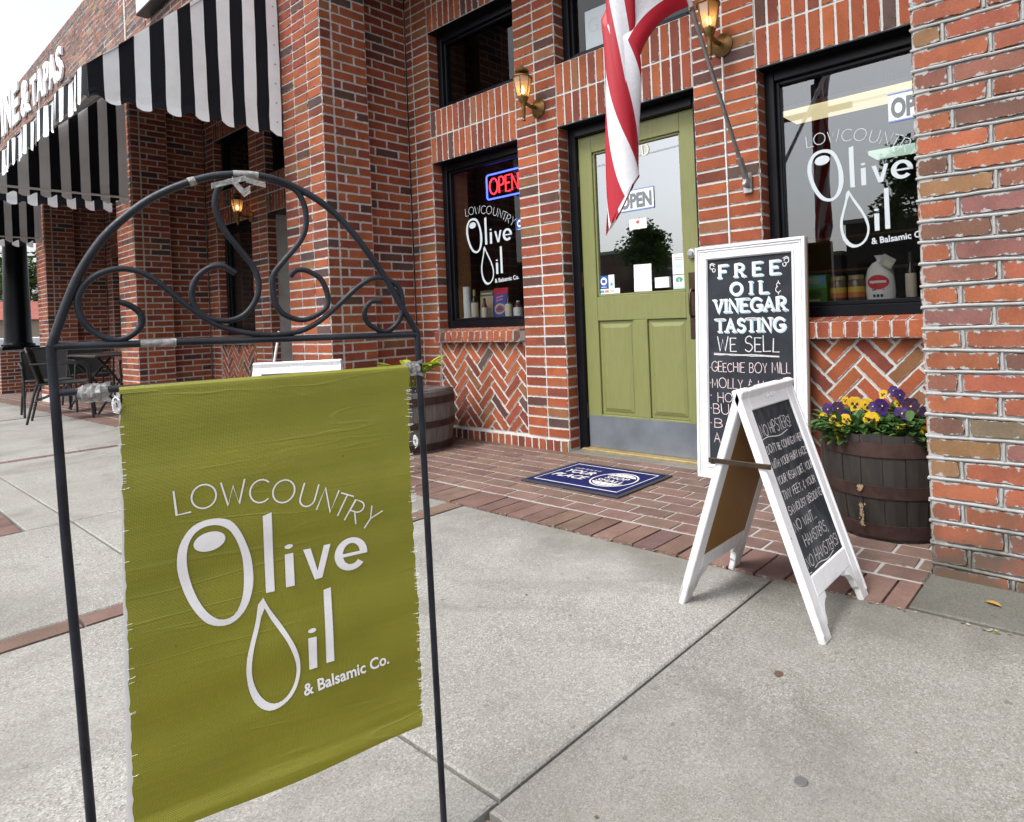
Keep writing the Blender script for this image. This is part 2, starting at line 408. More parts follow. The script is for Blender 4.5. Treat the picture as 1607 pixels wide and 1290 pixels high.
# glyphs: cap height 1; value = (advance width, strokes)
G = {
 'A': (.72, [[(0, 0), (.36, 1), (.72, 0)], [(.14, .36), (.58, .36)]]),
 'B': (.6, [[(0, 0), (0, 1)], [(0, 1)]+arc(.28, .76, .28, .24, 90, -90, 8)+[(0, .52)], [(0, .52)]+arc(.3, .26, .3, .26, 90, -90, 8)+[(0, 0)]]),
 'C': (.78, [arc(.46, .5, .46, .5, 48, 312, 16)]),
 'D': (.7, [[(0, 0), (0, 1)]+arc(.2, .5, .5, .5, 90, -90, 10)+[(0, 0)]]),
 'E': (.55, [[(.55, 1), (0, 1), (0, 0), (.55, 0)], [(0, .52), (.45, .52)]]),
 'F': (.55, [[(.55, 1), (0, 1), (0, 0)], [(0, .52), (.45, .52)]]),
 'G': (.8, [arc(.46, .5, .46, .5, 45, 340, 16)+[(.9*.98, .42), (.52, .42)]]),
 'H': (.66, [[(0, 0), (0, 1)], [(.66, 0), (.66, 1)], [(0, .5), (.66, .5)]]),
 'I': (.06, [[(.03, 0), (.03, 1)]]),
 'J': (.5, [[(.5, 1), (.5, .25)]+arc(.25, .25, .25, .25, 0, -160, 8)]),
 'K': (.62, [[(0, 0), (0, 1)], [(.6, 1), (0, .42)], [(.2, .6), (.62, 0)]]),
 'L': (.52, [[(0, 1), (0, 0), (.52, 0)]]),
 'M': (.8, [[(0, 0), (.06, 1), (.4, .25), (.74, 1), (.8, 0)]]),
 'N': (.68, [[(0, 0), (0, 1), (.68, 0), (.68, 1)]]),
 'O': (.95, [arc(.475, .5, .475, .5, 90, 450, 24)]),
 'P': (.58, [[(0, 0), (0, 1)]+arc(.3, .74, .28, .26, 90, -90, 8)+[(0, .48)]]),
 'R': (.62, [[(0, 0), (0, 1)]+arc(.3, .74, .28, .26, 90, -90, 8)+[(0, .48)], [(.26, .48), (.62, 0)]]),
 'S': (.6, [arc(.32, .75, .27, .25, 35, 250, 9)[:-1]+arc(.3, .26, .3, .26, 80, -150, 10)]),
 'T': (.62, [[(0, 1), (.62, 1)], [(.31, 1), (.31, 0)]]),
 'U': (.68, [[(0, 1), (0, .34)]+arc(.34, .34, .34, .34, 180, 360, 10)+[(.68, 1)]]),
 'V': (.66, [[(0, 1), (.33, 0), (.66, 1)]]),
 'W': (.95, [[(0, 1), (.25, 0), (.475, .8), (.7, 0), (.95, 1)]]),
 'Y': (.64, [[(0, 1), (.32, .48), (.64, 1)], [(.32, .48), (.32, 0)]]),
 '&': (.5, [arc(.3, .72, .17, .18, 20, 250, 8)+arc(.28, .3, .25, .26, 110, 330, 9), [(.3, 1.08), (.3, .92)], [(.3, .03), (.3, -.14)]]),
 '!': (.1, [[(.05, 1), (.05, .3)], [(.05, .08), (.05, .02)]]),
 '.': (.08, [[(.03, .06), (.05, 0)]]), ',': (.1, [[(.07, .08), (.02, -.14)]]), "'": (.08, [[(.05, 1.05), (.03, .85)]]),
 '-': (.3, [[(.0, .5), (.3, .5)]]), '·': (.1, [[(.02, .5), (.08, .48)]]), ' ': (.34, []),
 'e': (.5, [[(.04, .3), (.46, .36)]+arc(.25, .32, .22, .3, 10, 320, 10)]),
 'i': (.06, [[(.03, 0), (.03, .6)], [(.03, .86), (.03, .8)]]),
}
def layout(text, h, sp=.16, jit=0., rnd=None, slant=0.):
    x = 0; out = []
    for ch in text:
        wd, st = G[ch]
        k = 1+(rnd.uniform(-.12, .12) if jit else 0)
        dy = rnd.uniform(-.06, .06)*jit if jit else 0; sl = slant+(rnd.uniform(-.07, .07)*jit if jit else 0)
        for s in st:
            out.append([((x+px*k+py*sl+(rnd.uniform(-.02, .02)*jit if jit else 0))*h, (py*k+dy+(rnd.uniform(-.02, .02)*jit if jit else 0))*h) for px, py in s])
        x += wd*k+sp
    return out, (x-sp)*h
def ribbon(mb, pts, wd, fn, m=0, col=(.8, .8, .8)):
    n = len(pts)
    if n < 2: return
    P = [Vector((p[0], p[1], 0)) for p in pts]; L = []; Rr = []
    closed = (P[0]-P[-1]).length < 1e-6
    for i in range(n):
        if closed and i in (0, n-1): a, b = P[n-2], P[1]
        else: a, b = P[max(i-1, 0)], P[min(i+1, n-1)]
        d1 = (P[i]-a); d2 = (b-P[i])
        t = (b-a)
        if t.length < 1e-9: t = Vector((1, 0, 0))
        t.normalize(); nn = Vector((-t.y, t.x, 0)); k = 1
        if d1.length > 1e-9 and d2.length > 1e-9:
            c = d1.normalized().dot(d2.normalized()); k = min(1.6, 1/max(.35, sqrt(max(0, (1+c)/2))))
        e = Vector((0, 0, 0))
        if not closed and i == 0: e = -t*wd*.4
        if not closed and i == n-1: e = t*wd*.4
        L.append(P[i]+nn*wd/2*k+e); Rr.append(P[i]-nn*wd/2*k+e)
    vs = [fn(p.x, p.y) for p in L]+[fn(p.x, p.y) for p in Rr]
    mb.faces(vs, [(i, n+i, n+i+1, i+1) for i in range(n-1)], col, m)
def write(mb, text, h, wd, x, y, fn, m=0, align='l', sp=.16, jit=0, rnd=None, width=None, rot=0., slant=0.):
    st, W = layout(text, h, sp, jit, rnd, slant); kx = (width/W) if width else 1.
    W2 = W*kx; ox = {'l': 0, 'c': -W2/2, 'r': -W2}[align]
    c, s_ = cos(rot), sin(rot)
    for s in st:
        q = [(px*kx+ox, py) for px, py in s]
        ribbon(mb, [(x+a*c-b*s_, y+a*s_+b*c) for a, b in q], wd, fn, m)
    return W2
_tc = {}
def font_text(mb, text, h, x, y, fn, bold=0., m=0, align='l', width=None, rot=0., col=(.8, .8, .8), shear=0., sp=1.):
    key = (text, bold, shear, sp)
    if key not in _tc:
        cu = bpy.data.curves.new('lettering', 'FONT'); cu.body = text; cu.size = 1.; cu.offset = bold; cu.shear = shear; cu.space_character = sp; cu.resolution_u = 3
        ob = bpy.data.objects.new('lettering', cu); COL.objects.link(ob)
        bpy.context.view_layer.update()
        me = bpy.data.meshes.new_from_object(ob.evaluated_get(bpy.context.evaluated_depsgraph_get()))
        _tc[key] = ([(v.co.x, v.co.y) for v in me.vertices], [tuple(p.vertices) for p in me.polygons])
        bpy.data.objects.remove(ob); bpy.data.curves.remove(cu); bpy.data.meshes.remove(me)
    vs, fs = _tc[key]
    cap = .73; x0 = min(v[0] for v in vs); x1 = max(v[0] for v in vs)
    k = h/cap; kx = (width/(x1-x0)) if width else k
    W = (x1-x0)*kx; ox = {'l': 0, 'c': -W/2, 'r': -W}[align]; c, s_ = cos(rot), sin(rot)
    q = [((vx-x0)*kx+ox, vy*k) for vx, vy in vs]
    mb.faces([fn(x+a*c-b*s_, y+a*s_+b*c) for a, b in q], fs, col, m)
def fill(mb, pts, fn, col=(.8, .8, .8), m=0, bevel=False):
    mb.poly([fn(*p) for p in pts], col, m=m)
def ring(mb, outer, inner, fn, n=72, m=0, col=(.8, .8, .8)):
    def res(P):      # Catmull-Rom closed, resampled by angle
        c = (sum(p[0] for p in P)/len(P), sum(p[1] for p in P)/len(P)); Q = []
        for i in range(len(P)):
            p0, p1, p2, p3 = P[i-1], P[i], P[(i+1) % len(P)], P[(i+2) % len(P)]
            for k in range(8):
                t = k/8
                Q.append(tuple(.5*((2*p1[j])+(-p0[j]+p2[j])*t+(2*p0[j]-5*p1[j]+4*p2[j]-p3[j])*t*t+(-p0[j]+3*p1[j]-3*p2[j]+p3[j])*t**3) for j in (0, 1)))
        return Q, c
    Qo, c = res(outer); Qi, _ = res(inner)
    ci = (sum(p[0] for p in Qi)/len(Qi), sum(p[1] for p in Qi)/len(Qi))
    def at(Q, a):
        best = None
        for i in range(len(Q)):
            p, q = Q[i], Q[(i+1) % len(Q)]
            d = (cos(a), sin(a)); ex, ey = q[0]-p[0], q[1]-p[1]; det = d[0]*(-ey)+ex*d[1]
            if abs(det) < 1e-14: continue
            px, py = p[0]-ci[0], p[1]-ci[1]
            t = (px*(-ey)+ex*py)/det; u = (d[0]*py-d[1]*px)/det
            if -1e-6 <= u <= 1+1e-6 and t > 0 and (best is None or t > best): best = t
        return (ci[0]+cos(a)*best, ci[1]+sin(a)*best) if best else Q[0]
    O = [at(Qo, 2*pi*k/n) for k in range(n)]; I = [at(Qi, 2*pi*k/n) for k in range(n)]
    mb.faces([fn(*p) for p in O]+[fn(*p) for p in I], [(k, (k+1) % n, n+(k+1) % n, n+k) for k in range(n)], col, m)
LOGO = dict(
Oo=[(.0525,.3113),(.0682,.3052),(.0792,.2891),(.0877,.2651),(.0928,.2417),(.0942,.2137),(.091,.1924),(.0845,.175),(.0748,.1629),(.063,.1569),(.0495,.1585),(.0364,.1666),(.0249,.1834),(.0158,.2033),(.009,.2263),(.005,.251),(.0064,.2742),(.0123,.2911),(.0224,.3046),(.0357,.311)],
Oi=[(.0499,.3025),(.061,.2973),(.0698,.2871),(.0773,.2676),(.0818,.2445),(.0825,.2169),(.0806,.1954),(.0753,.1778),(.068,.1677),(.0576,.1654),(.0476,.1698),(.0369,.1825),(.0276,.2012),(.0208,.223),(.0168,.2452),(.0162,.2665),(.0188,.2817),(.0253,.2947),(.0365,.302)],
Oh=[(.0242,.2791),(.0284,.2887),(.0396,.2941),(.0519,.2939),(.0596,.2887),(.0612,.281),(.0579,.2723),(.0476,.2667),(.0353,.2662),(.0267,.2705)],
l=[(.1088,.3025),(.1203,.3056),(.1205,.1874),(.1093,.1881)], i=[(.1355,.238),(.1468,.238),(.147,.1885),(.1354,.1889)],
v=[(.1601,.2391),(.1704,.2388),(.1788,.2024),(.1888,.2393),(.1982,.2394),(.1849,.1906),(.1744,.1899)],
Do=[(.1028,.1863),(.1062,.1803),(.1128,.1638),(.1243,.1421),(.1359,.1186),(.1451,.0956),(.1495,.0756),(.1493,.0556),(.1443,.0374),(.135,.0238),(.1222,.0159),(.1087,.015),(.097,.0229),(.088,.0374),(.0828,.0573),(.0807,.08),(.0824,.1014),(.0874,.1218),(.0942,.1472),(.098,.1682),(.0991,.1832)],
Di=[(.1042,.1734),(.1101,.1562),(.1215,.1331),(.1331,.1096),(.141,.087),(.1447,.0687),(.1436,.0519),(.138,.0369),(.1288,.0261),(.1176,.0225),(.1068,.0275),(.0976,.0393),(.091,.0556),(.0876,.0748),(.0883,.0939),(.0919,.1148),(.0987,.1403),(.1025,.1586)],
i2=[(.1618,.1045),(.1733,.1037),(.1728,.0559),(.1619,.056)], l2=[(.1858,.1707),(.1962,.1722),(.1968,.0578),(.1856,.0582)])
def logo(mb, fn, arcw=.0021):
    for k in ('l', 'i', 'i2', 'l2'):
        a, b, c, d = LOGO[k]
        for q in range(20):
            l = lambda p, r, t: (p[0]+(r[0]-p[0])*t, p[1]+(r[1]-p[1])*t)
            fill(mb, [l(d, a, q/20), l(c, b, q/20), l(c, b, (q+1)/20), l(d, a, (q+1)/20)], fn)
    cx, cy = .0432, .2805; H_ = arc(0, 0, .0188, .0135, 0, 360, 40); rt = .12
    H_ = [(cx+x*cos(rt)-y*sin(rt), cy+x*sin(rt)+y*cos(rt)) for x, y in H_]
    for q in range(40): fill(mb, [(cx, cy), H_[q], H_[q+1]], fn)
    v = LOGO['v']; fill(mb, [v[0], v[1], v[2], v[5], v[6]], fn); fill(mb, [v[2], v[3], v[4], v[5]], fn)
    ring(mb, LOGO['Oo'], LOGO['Oi'], fn); ring(mb, LOGO['Do'], LOGO['Di'], fn)
    for c in ((.1411, .2488), (.1677, .1145)): fill(mb, arc(c[0], c[1], .0056, .0033, 0, 345, 20), fn)
    O = arc(.2271, .2166, .0239, .0258, 2, 318, 30); I = arc(.2275, .217, .0125, .0165, 2, 318, 30)
    for k in range(30): fill(mb, [O[k], O[k+1], I[k+1], I[k]], fn)
    fill(mb, [(.2145, .2135), (.251, .2135), (.251, .2185), (.2145, .2185)], fn)
    low = [(.0135,.3430),(.0387,.3456),(.0736,.3437),(.1058,.3397),(.1374,.3336),(.1701,.3212),(.1965,.3087),(.2172,.2965),(.2361,.2821),(.2582,.2668)]
    rots = [-4, -3, 0, 4, 9, 17, 24, 27, 31, 36]
    for ch, (x, y), a in zip('LOWCOUNTRY', low, rots):
        a = -radians(a); hh = .0335; wd = G[ch][0]*hh*.92
        st, W = layout(ch, hh)
        for s in st:
            q = [((p[0]-W/2)*.9, p[1]-hh/2) for p in s]
            ribbon(mb, [(x+p[0]*cos(a)-p[1]*sin(a), y+p[0]*sin(a)+p[1]*cos(a)) for p in q], arcw, fn)
    font_text(mb, '& Balsamic Co.', .0182, .1535, .0195, fn, bold=.022, width=.124, rot=.06)

# ------------------------------------------------------------------ bricks
C = .0677
def zc(i): return (37.2-i)*C
PAL = [((.30, .088, .037), 5), ((.27, .073, .033), 5.5), ((.225, .058, .032), 4), ((.165, .047, .031), 2.), ((.095, .046, .036), .9), ((.09, .055, .05), .7), ((.22, .098, .047), 1.1)]
PAL_OLD = [((.27, .090, .046), 6), ((.235, .076, .045), 4.5), ((.205, .085, .062), 2.5), ((.23, .125, .064), 1.8), ((.13, .068, .048), 1.6), ((.185, .083, .072), 1.1), ((.16, .12, .075), .4)]
PAL_WALL = [((.26, .10, .065), 4), ((.20, .08, .06), 3), ((.15, .085, .075), 3), ((.30, .17, .09), 1), ((.10, .07, .065), 2)]
PAL_PAVE = [((.165, .104, .086), 5), ((.152, .094, .079), 3), ((.172, .112, .087), 2), ((.138, .084, .074), 2)]
def pick(pal, rnd=R):
    t = rnd.uniform(0, sum(p[1] for p in pal))
    for c, wt in pal:
        t -= wt
        if t <= 0: break
    k = rnd.uniform(.88, 1.12); return tuple(x*k*rnd.uniform(.96, 1.04) for x in c)
class Plane:
    def __init__(s, o, U, V):
        s.o = Vector(o); s.U = Vector(U).normalized(); s.V = Vector(V).normalized(); s.N = s.U.cross(s.V)
    def p(s, u, v, n=0.): return s.o+s.U*u+s.V*v+s.N*n
def clip(P, a, b, c):      # keep a*x+b*y<=c
    out = []
    for i in range(len(P)):
        p, q = P[i], P[(i+1) % len(P)]; dp = a*p[0]+b*p[1]-c; dq = a*q[0]+b*q[1]-c
        if dp <= 0: out.append(p)
        if (dp < 0 < dq) or (dq < 0 < dp):
            t = dp/(dp-dq); out.append((p[0]+(q[0]-p[0])*t, p[1]+(q[1]-p[1])*t))
    return out
def brick_poly(mb, pl, P, loc, col, depth=.010, cham=.0025, jit=.0012, nj=.0012):
    n = len(P); cx = sum(p[0] for p in P)/n; cy = sum(p[1] for p in P)/n
    lift = R.uniform(-nj, nj); tx, ty = R.uniform(-nj, nj)*8, R.uniform(-nj, nj)*8
    J = [(p[0]+R.uniform(-jit, jit), p[1]+R.uniform(-jit, jit)) for p in P]
    F = []
    for p in J:
        dx, dy = cx-p[0], cy-p[1]
        F.append((p[0]+(cham if dx > 0 else -cham)*min(1, abs(dx)/.01), p[1]+(cham if dy > 0 else -cham)*min(1, abs(dy)/.01)))
    def uv(p): a = loc(p); return a
    top = [pl.p(p[0], p[1], lift+(p[0]-cx)*tx+(p[1]-cy)*ty) for p in F]; bot = [pl.p(p[0], p[1], -depth) for p in J]
    eF = [uv(p) for p in F]; eJ = [uv(p) for p in J]
    mb.poly(top, col, [e[0] for e in eF], [e[1] for e in eF])
    for i in range(n):
        k = (i+1) % n
        mb.poly([bot[i], bot[k], top[k], top[i]], col, [eJ[i][0], eJ[k][0], eF[k][0], eF[i][0]], [eJ[i][1], eJ[k][1], eF[k][1], eF[i][1]])
def brick(mb, pl, u, v, wd, h, j=.010, pal=PAL, **kw):
    a, b, c, d = u+j/2, v+j/2, u+wd-j/2, v+h-j/2
    if c-a < .006 or d-b < .006: return
    brick_poly(mb, pl, [(a, b), (c, b), (c, d), (a, d)], lambda p: ((p[0]-a, p[1]-b), (c-p[0], d-p[1])), pick(pal), **kw)
def stack(mb, pl, cols, z0, z1, pal=PAL, ch=C, v0=None):
    """columns of bricks stacked: cols = [(u0,u1),...]"""
    z = z0
    while z < z1-.02:
        h = min(ch, z1-z)
        for u0_, u1_ in cols: brick(mb, pl, u0_, z, u1_-u0_, h, pal=pal)
        z += ch
def running(mb, pl, u0_, u1_, z0, z1, L=.195, off=0., pal=PAL, ch=C, j=.010, **kw):
    z = z0; r = 0
    while z < z1-.015:
        h = min(ch, z1-z); u = u0_-((off+(r % 2)*L/2) % L)
        while u < u1_-.004:
            a, b = max(u, u0_), min(u+L, u1_)
            if b-a > .018: brick(mb, pl, a, z, b-a, h, j, pal, **kw)
            u += L
        z += ch; r += 1
def soldiers(mb, pl, u0_, u1_, z0, z1, n, pal=PAL):
    wd = (u1_-u0_)/n
    for k in range(n): brick(mb, pl, u0_+k*wd, z0, wd, z1-z0, pal=pal)
def herring(mb, pl, u0_, u1_, v0, v1, wd=.0677, n=3, pal=PAL, j=.011):
    cu, cv = (u0_+u1_)/2, (v0+v1)/2; s = sqrt(.5)
    def rect(x0, y0, x1, y1):
        P = [(x0+j/2, y0+j/2), (x1-j/2, y0+j/2), (x1-j/2, y1-j/2), (x0+j/2, y1-j/2)]
        Q = [(cu+(x-y)*s, cv+(x+y)*s) for x, y in P]
        for a, b, c in ((-1, 0, -u0_-.004), (1, 0, u1_-.004), (0, -1, -v0-.004), (0, 1, v1-.004)):
            Q = clip(Q, a, b, c)
            if len(Q) < 3: return
        A = 0
        for i in range(len(Q)): A += Q[i][0]*Q[(i+1) % len(Q)][1]-Q[(i+1) % len(Q)][0]*Q[i][1]
        if A/2 < 3e-4: return
        def loc(p):
            dx, dy = p[0]-cu, p[1]-cv; x, y = (dx+dy)*s, (dy-dx)*s
            return ((x-x0-j/2, y-y0-j/2), (x1-j/2-x, y1-j/2-y))
        brick_poly(mb, pl, Q, loc, pick(pal))
    for k in range(-16, 17):
        for m in range(-6, 7):
            x = (k+2*n*m)*wd; y = k*wd
            rect(x, y, x+n*wd, y+wd)
            c = k+2*n*m; rect(c*wd, (k-2*n+1)*wd, (c+1)*wd, (k-n+1)*wd)
def slab(mb, pl, u0_, u1_, v0, v1, n0=-.05, n1=-.005, col=(.5, .5, .5)):
    mb.obox(pl.p((u0_+u1_)/2, (v0+v1)/2, (n0+n1)/2), pl.U*(u1_-u0_), pl.V*(v1-v0), pl.N*(n1-n0), col, m=1)

BM = [M_BRICK, M_MORT]
bld = thing('brick_building', 'long red brick storefront building with recessed bays, black framed windows and a pale parapet line', 'building', (0, 0, 0))

# frames -------------------------------------------------------------
def frame_rect(mb, pl, u0_, u1_, v0, v1, wd, n0, n1, wb=None, bev=.004):
    wb = wd if wb is None else wb
    for a, b, c, d in ((u0_, u0_+wd, v0, v1), (u1_-wd, u1_, v0, v1), (u0_+wd, u1_-wd, v1-wd, v1)) + (((u0_+wd, u1_-wd, v0, v0+wb),) if wb else ()):
        mb.obox(pl.p((a+b)/2, (c+d)/2, (n0+n1)/2), pl.U*(b-a), pl.V*(d-c), pl.N*(n1-n0), bev=bev)
def window(pl, u0_, u1_, v0, v1, rec=.085, fr=.055, glass=M_GLASS):
    w_ = MB(); frame_rect(w_, pl, u0_+.002, u1_-.002, v0, v1-.002, fr, -rec-.07, -rec)
    frame_rect(w_, pl, u0_+fr, u1_-fr, v0+fr, v1-fr, .022, -rec-.06, -rec-.022)
    wo = w_.build('window', M_BLACK, bld)
    g = MB(); a, b, c, d = u0_+fr+.02, u1_-fr-.02, v0+fr+.02, v1-fr-.02; n = -rec-.045
    g.poly([pl.p(a, c, n), pl.p(b, c, n), pl.p(b, d, n), pl.p(a, d, n)])
    g.build('glass', glass, wo)
    return wo

def bay(x0, full):
    """one recessed bay; x0 = inner left corner"""
    F = Plane((x0, 0, 0), (1, 0, 0), (0, 0, 1)); zt = 3.56
    def part(name, fn):
        mb = MB(); fn(mb); return mb.build(name, BM, bld)
    pw = .10
    # left return walls
    W2 = Plane((x0, -.402, 0), (0, 1, 0), (0, 0, 1)); W1 = Plane((x0+.103, -.752, 0), (0, 1, 0), (0, 0, 1))
    def side(mb):
        running(mb, W2, 0, .402, zc(37), zt, off=.09); slab(mb, W2, 0, .398, -.15, zt)
        stack(mb, W1, [(0, .088)], zc(37), 5.1 if not full else zt+1.6); running(mb, W1, .088, .352, zc(37), zt+1.6, off=.13)
        slab(mb, W1, .004, .348, -.15, zt+1.6)
        slab(mb, Plane((x0+.1, -.40, 0), (-1, 0, 0), (0, 0, 1)), 0, .1, -.15, zt)
    part('return_wall', side)
    # facade strips and piers
    def strip(mb):
        stack(mb, F, [(0, .084), (.084, .29)], .0813, zt); slab(mb, F, 0, .285, -.15, zt, -.25)
    part('wall_strip', strip)
    def pil(mb, a, b):
        m_ = (a+b)/2; stack(mb, F, [(a, m_), (m_, b)], .0813, zt); slab(mb, F, a+.004, b-.004, -.15, zt, -.25)
        Lr = Plane((x0+a, .1, 0), (0, -1, 0), (0, 0, 1)); stack(mb, Lr, [(0, .098)], .0136, zt)
        Rr = Plane((x0+b, 0, 0), (0, 1, 0), (0, 0, 1)); stack(mb, Rr, [(.002, .1)], .0136, zt)
    part('pilaster', lambda mb: pil(mb, 1.26, 1.648)); part('pilaster', lambda mb: pil(mb, 2.686, 3.071))
    def reveal(mb): stack(mb, Plane((x0+.29, 0, 0), (0, 1, 0), (0, 0, 1)), [(.002, .1)], .826, zt)
    part('window_reveal', reveal)
    ux1 = 3.64 if not full else 4.33
    def lintel(mb, a, b, z, n):
        for k in range(2): soldiers(mb, F, a, b, z+k*3*C, z+(k+1)*3*C, n)
        slab(mb, F, a, b, z+.003, z+6*C-.003, -.25)
        pm = MB(); pm.box((x0+a+.002, .004, z-.004), (x0+b-.002, .24, z+.001)); pm.build('lintel_plate', M_BLACK, bld)
    for z in (zc(6), zc(-9)):
        part('lintel', lambda mb: lintel(mb, .29, 1.26, z, 14)); part('lintel', lambda mb: lintel(mb, 1.648, 2.686, z, 15))
        part('lintel', lambda mb: lintel(mb, 3.071, ux1, z, 18 if full else 8))
    for a, b, n in ((.29, 1.26, 14), (3.071, ux1, 18 if full else 8)):
        def panel(mb):
            Fp = Plane((x0, .006, 0), (1, 0, 0), (0, 0, 1))
            herring(mb, Fp, a+.008, b-.008, .0813+.006, .722); slab(mb, Fp, a, b, -.15, .727, -.25, -.006)
        part('herringbone_panel', panel)
        def sill(mb):
            wd = (b-a+.0)/n
            for k in range(n):
                c = pick(PAL); u_ = x0+a+k*wd
                A = [(u_+.005, -.045, .727), (u_+wd-.005, -.045, .727), (u_+wd-.005, -.040, .805), (u_+.005, -.040, .805)]
                B = [(u_+.005, .09, .727), (u_+wd-.005, .09, .727), (u_+wd-.005, .09, .827), (u_+.005, .09, .827)]
                e = [(.0, .0), (wd-.01, 0), (wd-.01, .1), (0, .1)]; e1 = [(wd-.01, .1), (0, .1), (0, 0), (wd-.01, 0)]
                mb.poly(A, c, e, e1); mb.poly([A[3], A[2], B[2], B[3]], c, e, e1)
                mb.poly([A[0], A[3], B[3], B[0]], c, e, e1); mb.poly([A[1], B[1], B[2], A[2]], c, e, e1); mb.poly([A[0], B[0], B[1], A[1]], c, e, e1)
            mb.box((x0+a+.004, -.037, .730), (x0+b-.004, .09, .800), m=1)
            mb.poly([(x0+a+.004, -.037, .800), (x0+b-.004, -.037, .800), (x0+b-.004, .09, .823), (x0+a+.004, .09, .823)], m=1)
        part('sill', sill)
    def base(mb, a, b):
        n = int(round((b-a)/.068)); Fb = Plane((x0, -.014, 0), (1, 0, 0), (0, 0, 1))
        soldiers(mb, Fb, a, b, -.02, .077, n); slab(mb, Fb, a+.002, b-.002, -.2, .0765, -.25, -.004)
    part('base_course', lambda mb: base(mb, 0, 1.648)); part('base_course', lambda mb: base(mb, 2.686, ux1))
    ws = [window(F, .29, 1.26, .826, zc(6), glass=M_GLASSL), window(F, 3.071, ux1, .826, zc(6))]
    window(F, .29, 1.26, zc(0), zc(-9), glass=M_DGLASS); tr = window(F, 1.648, 2.686, zc(0), zc(-9), glass=M_DGLASS); window(F, 3.071, ux1, zc(0), zc(-9), glass=M_DGLASS)
    # soffit and wall above the recess
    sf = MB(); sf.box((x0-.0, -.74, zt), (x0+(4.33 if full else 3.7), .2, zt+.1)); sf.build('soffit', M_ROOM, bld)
    return F, ws, tr

F0, WIN, TRANSOM = bay(0., True)
bay(-4.3, False); bay(-8.6, False)
# piers between the bays (front faces) and the wall above
def front_pier(x1):
    mb = MB(); Kf = Plane((x1-.612, -.752, 0), (1, 0, 0), (0, 0, 1))
    stack(mb, Kf, [(0, .204), (.204, .408), (.408, .612)], zc(37), 4.5 if x1 > 0 else 3.5)
    slab(mb, Kf, .004, .608, -.15, 4.5 if x1 > 0 else 3.5)
    Kl = Plane((x1-.612, 0, 0), (0, -1, 0), (0, 0, 1)); running(mb, Kl, .0, .752, zc(37), 3.5, off=.05); slab(mb, Kl, .0, .748, -.15, 3.5)
    mb.build('pilaster', BM, bld)
for x in (.103, -4.197, -8.497): front_pier(x)
def upper():
    mb = MB(); P = Plane((-19, -.745, 0), (1, 0, 0), (0, 0, 1))
    running(mb, P, 0, 18.4, 3.5, 5.05, L=.205, pal=PAL_WALL, ch=.069, nj=.003, jit=.002); slab(mb, P, 0, 18.4, 3.5, 5.05, -.25)
    P2 = Plane((-19, -.755, 0), (1, 0, 0), (0, 0, 1))
    soldiers(mb, P2, 0, 18.4, 5.05, 5.15, 256, PAL_WALL); slab(mb, P2, 0, 18.4, 5.05, 5.15, -.28)
    mb.build('parapet_wall', [M_WALL, M_MORT], bld)
    mb = MB(); mb.box((.1, -.73, 3.66), (4.1, -.5, 5.15)); mb.build('parapet_wall', M_MORT, bld)
    mb = MB(); mb.box((-19, -.48, 5.0), (4.1, 8, 5.05)); mb.build('roof', M_ASPH, bld)
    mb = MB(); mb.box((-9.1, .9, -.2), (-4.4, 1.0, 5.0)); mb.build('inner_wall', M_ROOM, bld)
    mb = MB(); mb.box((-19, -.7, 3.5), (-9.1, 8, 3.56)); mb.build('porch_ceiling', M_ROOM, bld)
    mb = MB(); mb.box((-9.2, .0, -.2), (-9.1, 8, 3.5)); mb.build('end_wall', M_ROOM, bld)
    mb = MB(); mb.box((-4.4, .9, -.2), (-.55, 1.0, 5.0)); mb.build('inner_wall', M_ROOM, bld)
upper()

# shop interior -------------------------------------------------------
def interior():
    x0, x1, y1 = -.45, 4.6, 5.2
    mb = MB()
    mb.box((x0, .3, -.05), (x1, y1, 0)); mb.box((x0, y1, 0), (x1, y1+.05, 3.6)); mb.box((x0-.05, .3, 0), (x0, y1, 3.6)); mb.box((x1, .3, 0), (x1+.05, y1, 3.6))
    mb.box((x0, .26, 3.56), (x1, y1, 3.62)); mb.box((-.45, .2, 2.14), (4.6, .29, 2.5))
    mb.build('shop_room', M_ROOM, bld)
    for a, b in ((.29, 1.26), (3.071, 4.46)): mb = MB(); mb.box((a+.002, .14, .80), (b-.002, .62, .888), bev=.003); mb.build('display_ledge', M_BLACK, bld)
    mb = MB(); mb.box((.30, .145, .80), (.358, .275, 2.11))
    mb.build('wood_panel', M_WOODI, bld)
    mb = MB(); mb.box((.22, .16, zc(0)), (.36, .30, 3.12)); mb.build('wood_panel', M_WOODI, bld)
    mb = MB(); mb.box((1.66, .16, zc(0)), (1.73, .26, 3.12)); mb.build('wood_panel', M_WOODI, bld)
    mb = MB()
    for z in (.5, .9, 1.3, 1.7): mb.box((.2, 4.7, z), (4.2, 5.1, z+.03))
    mb.build('shelf', M_WOODI, bld)
interior()

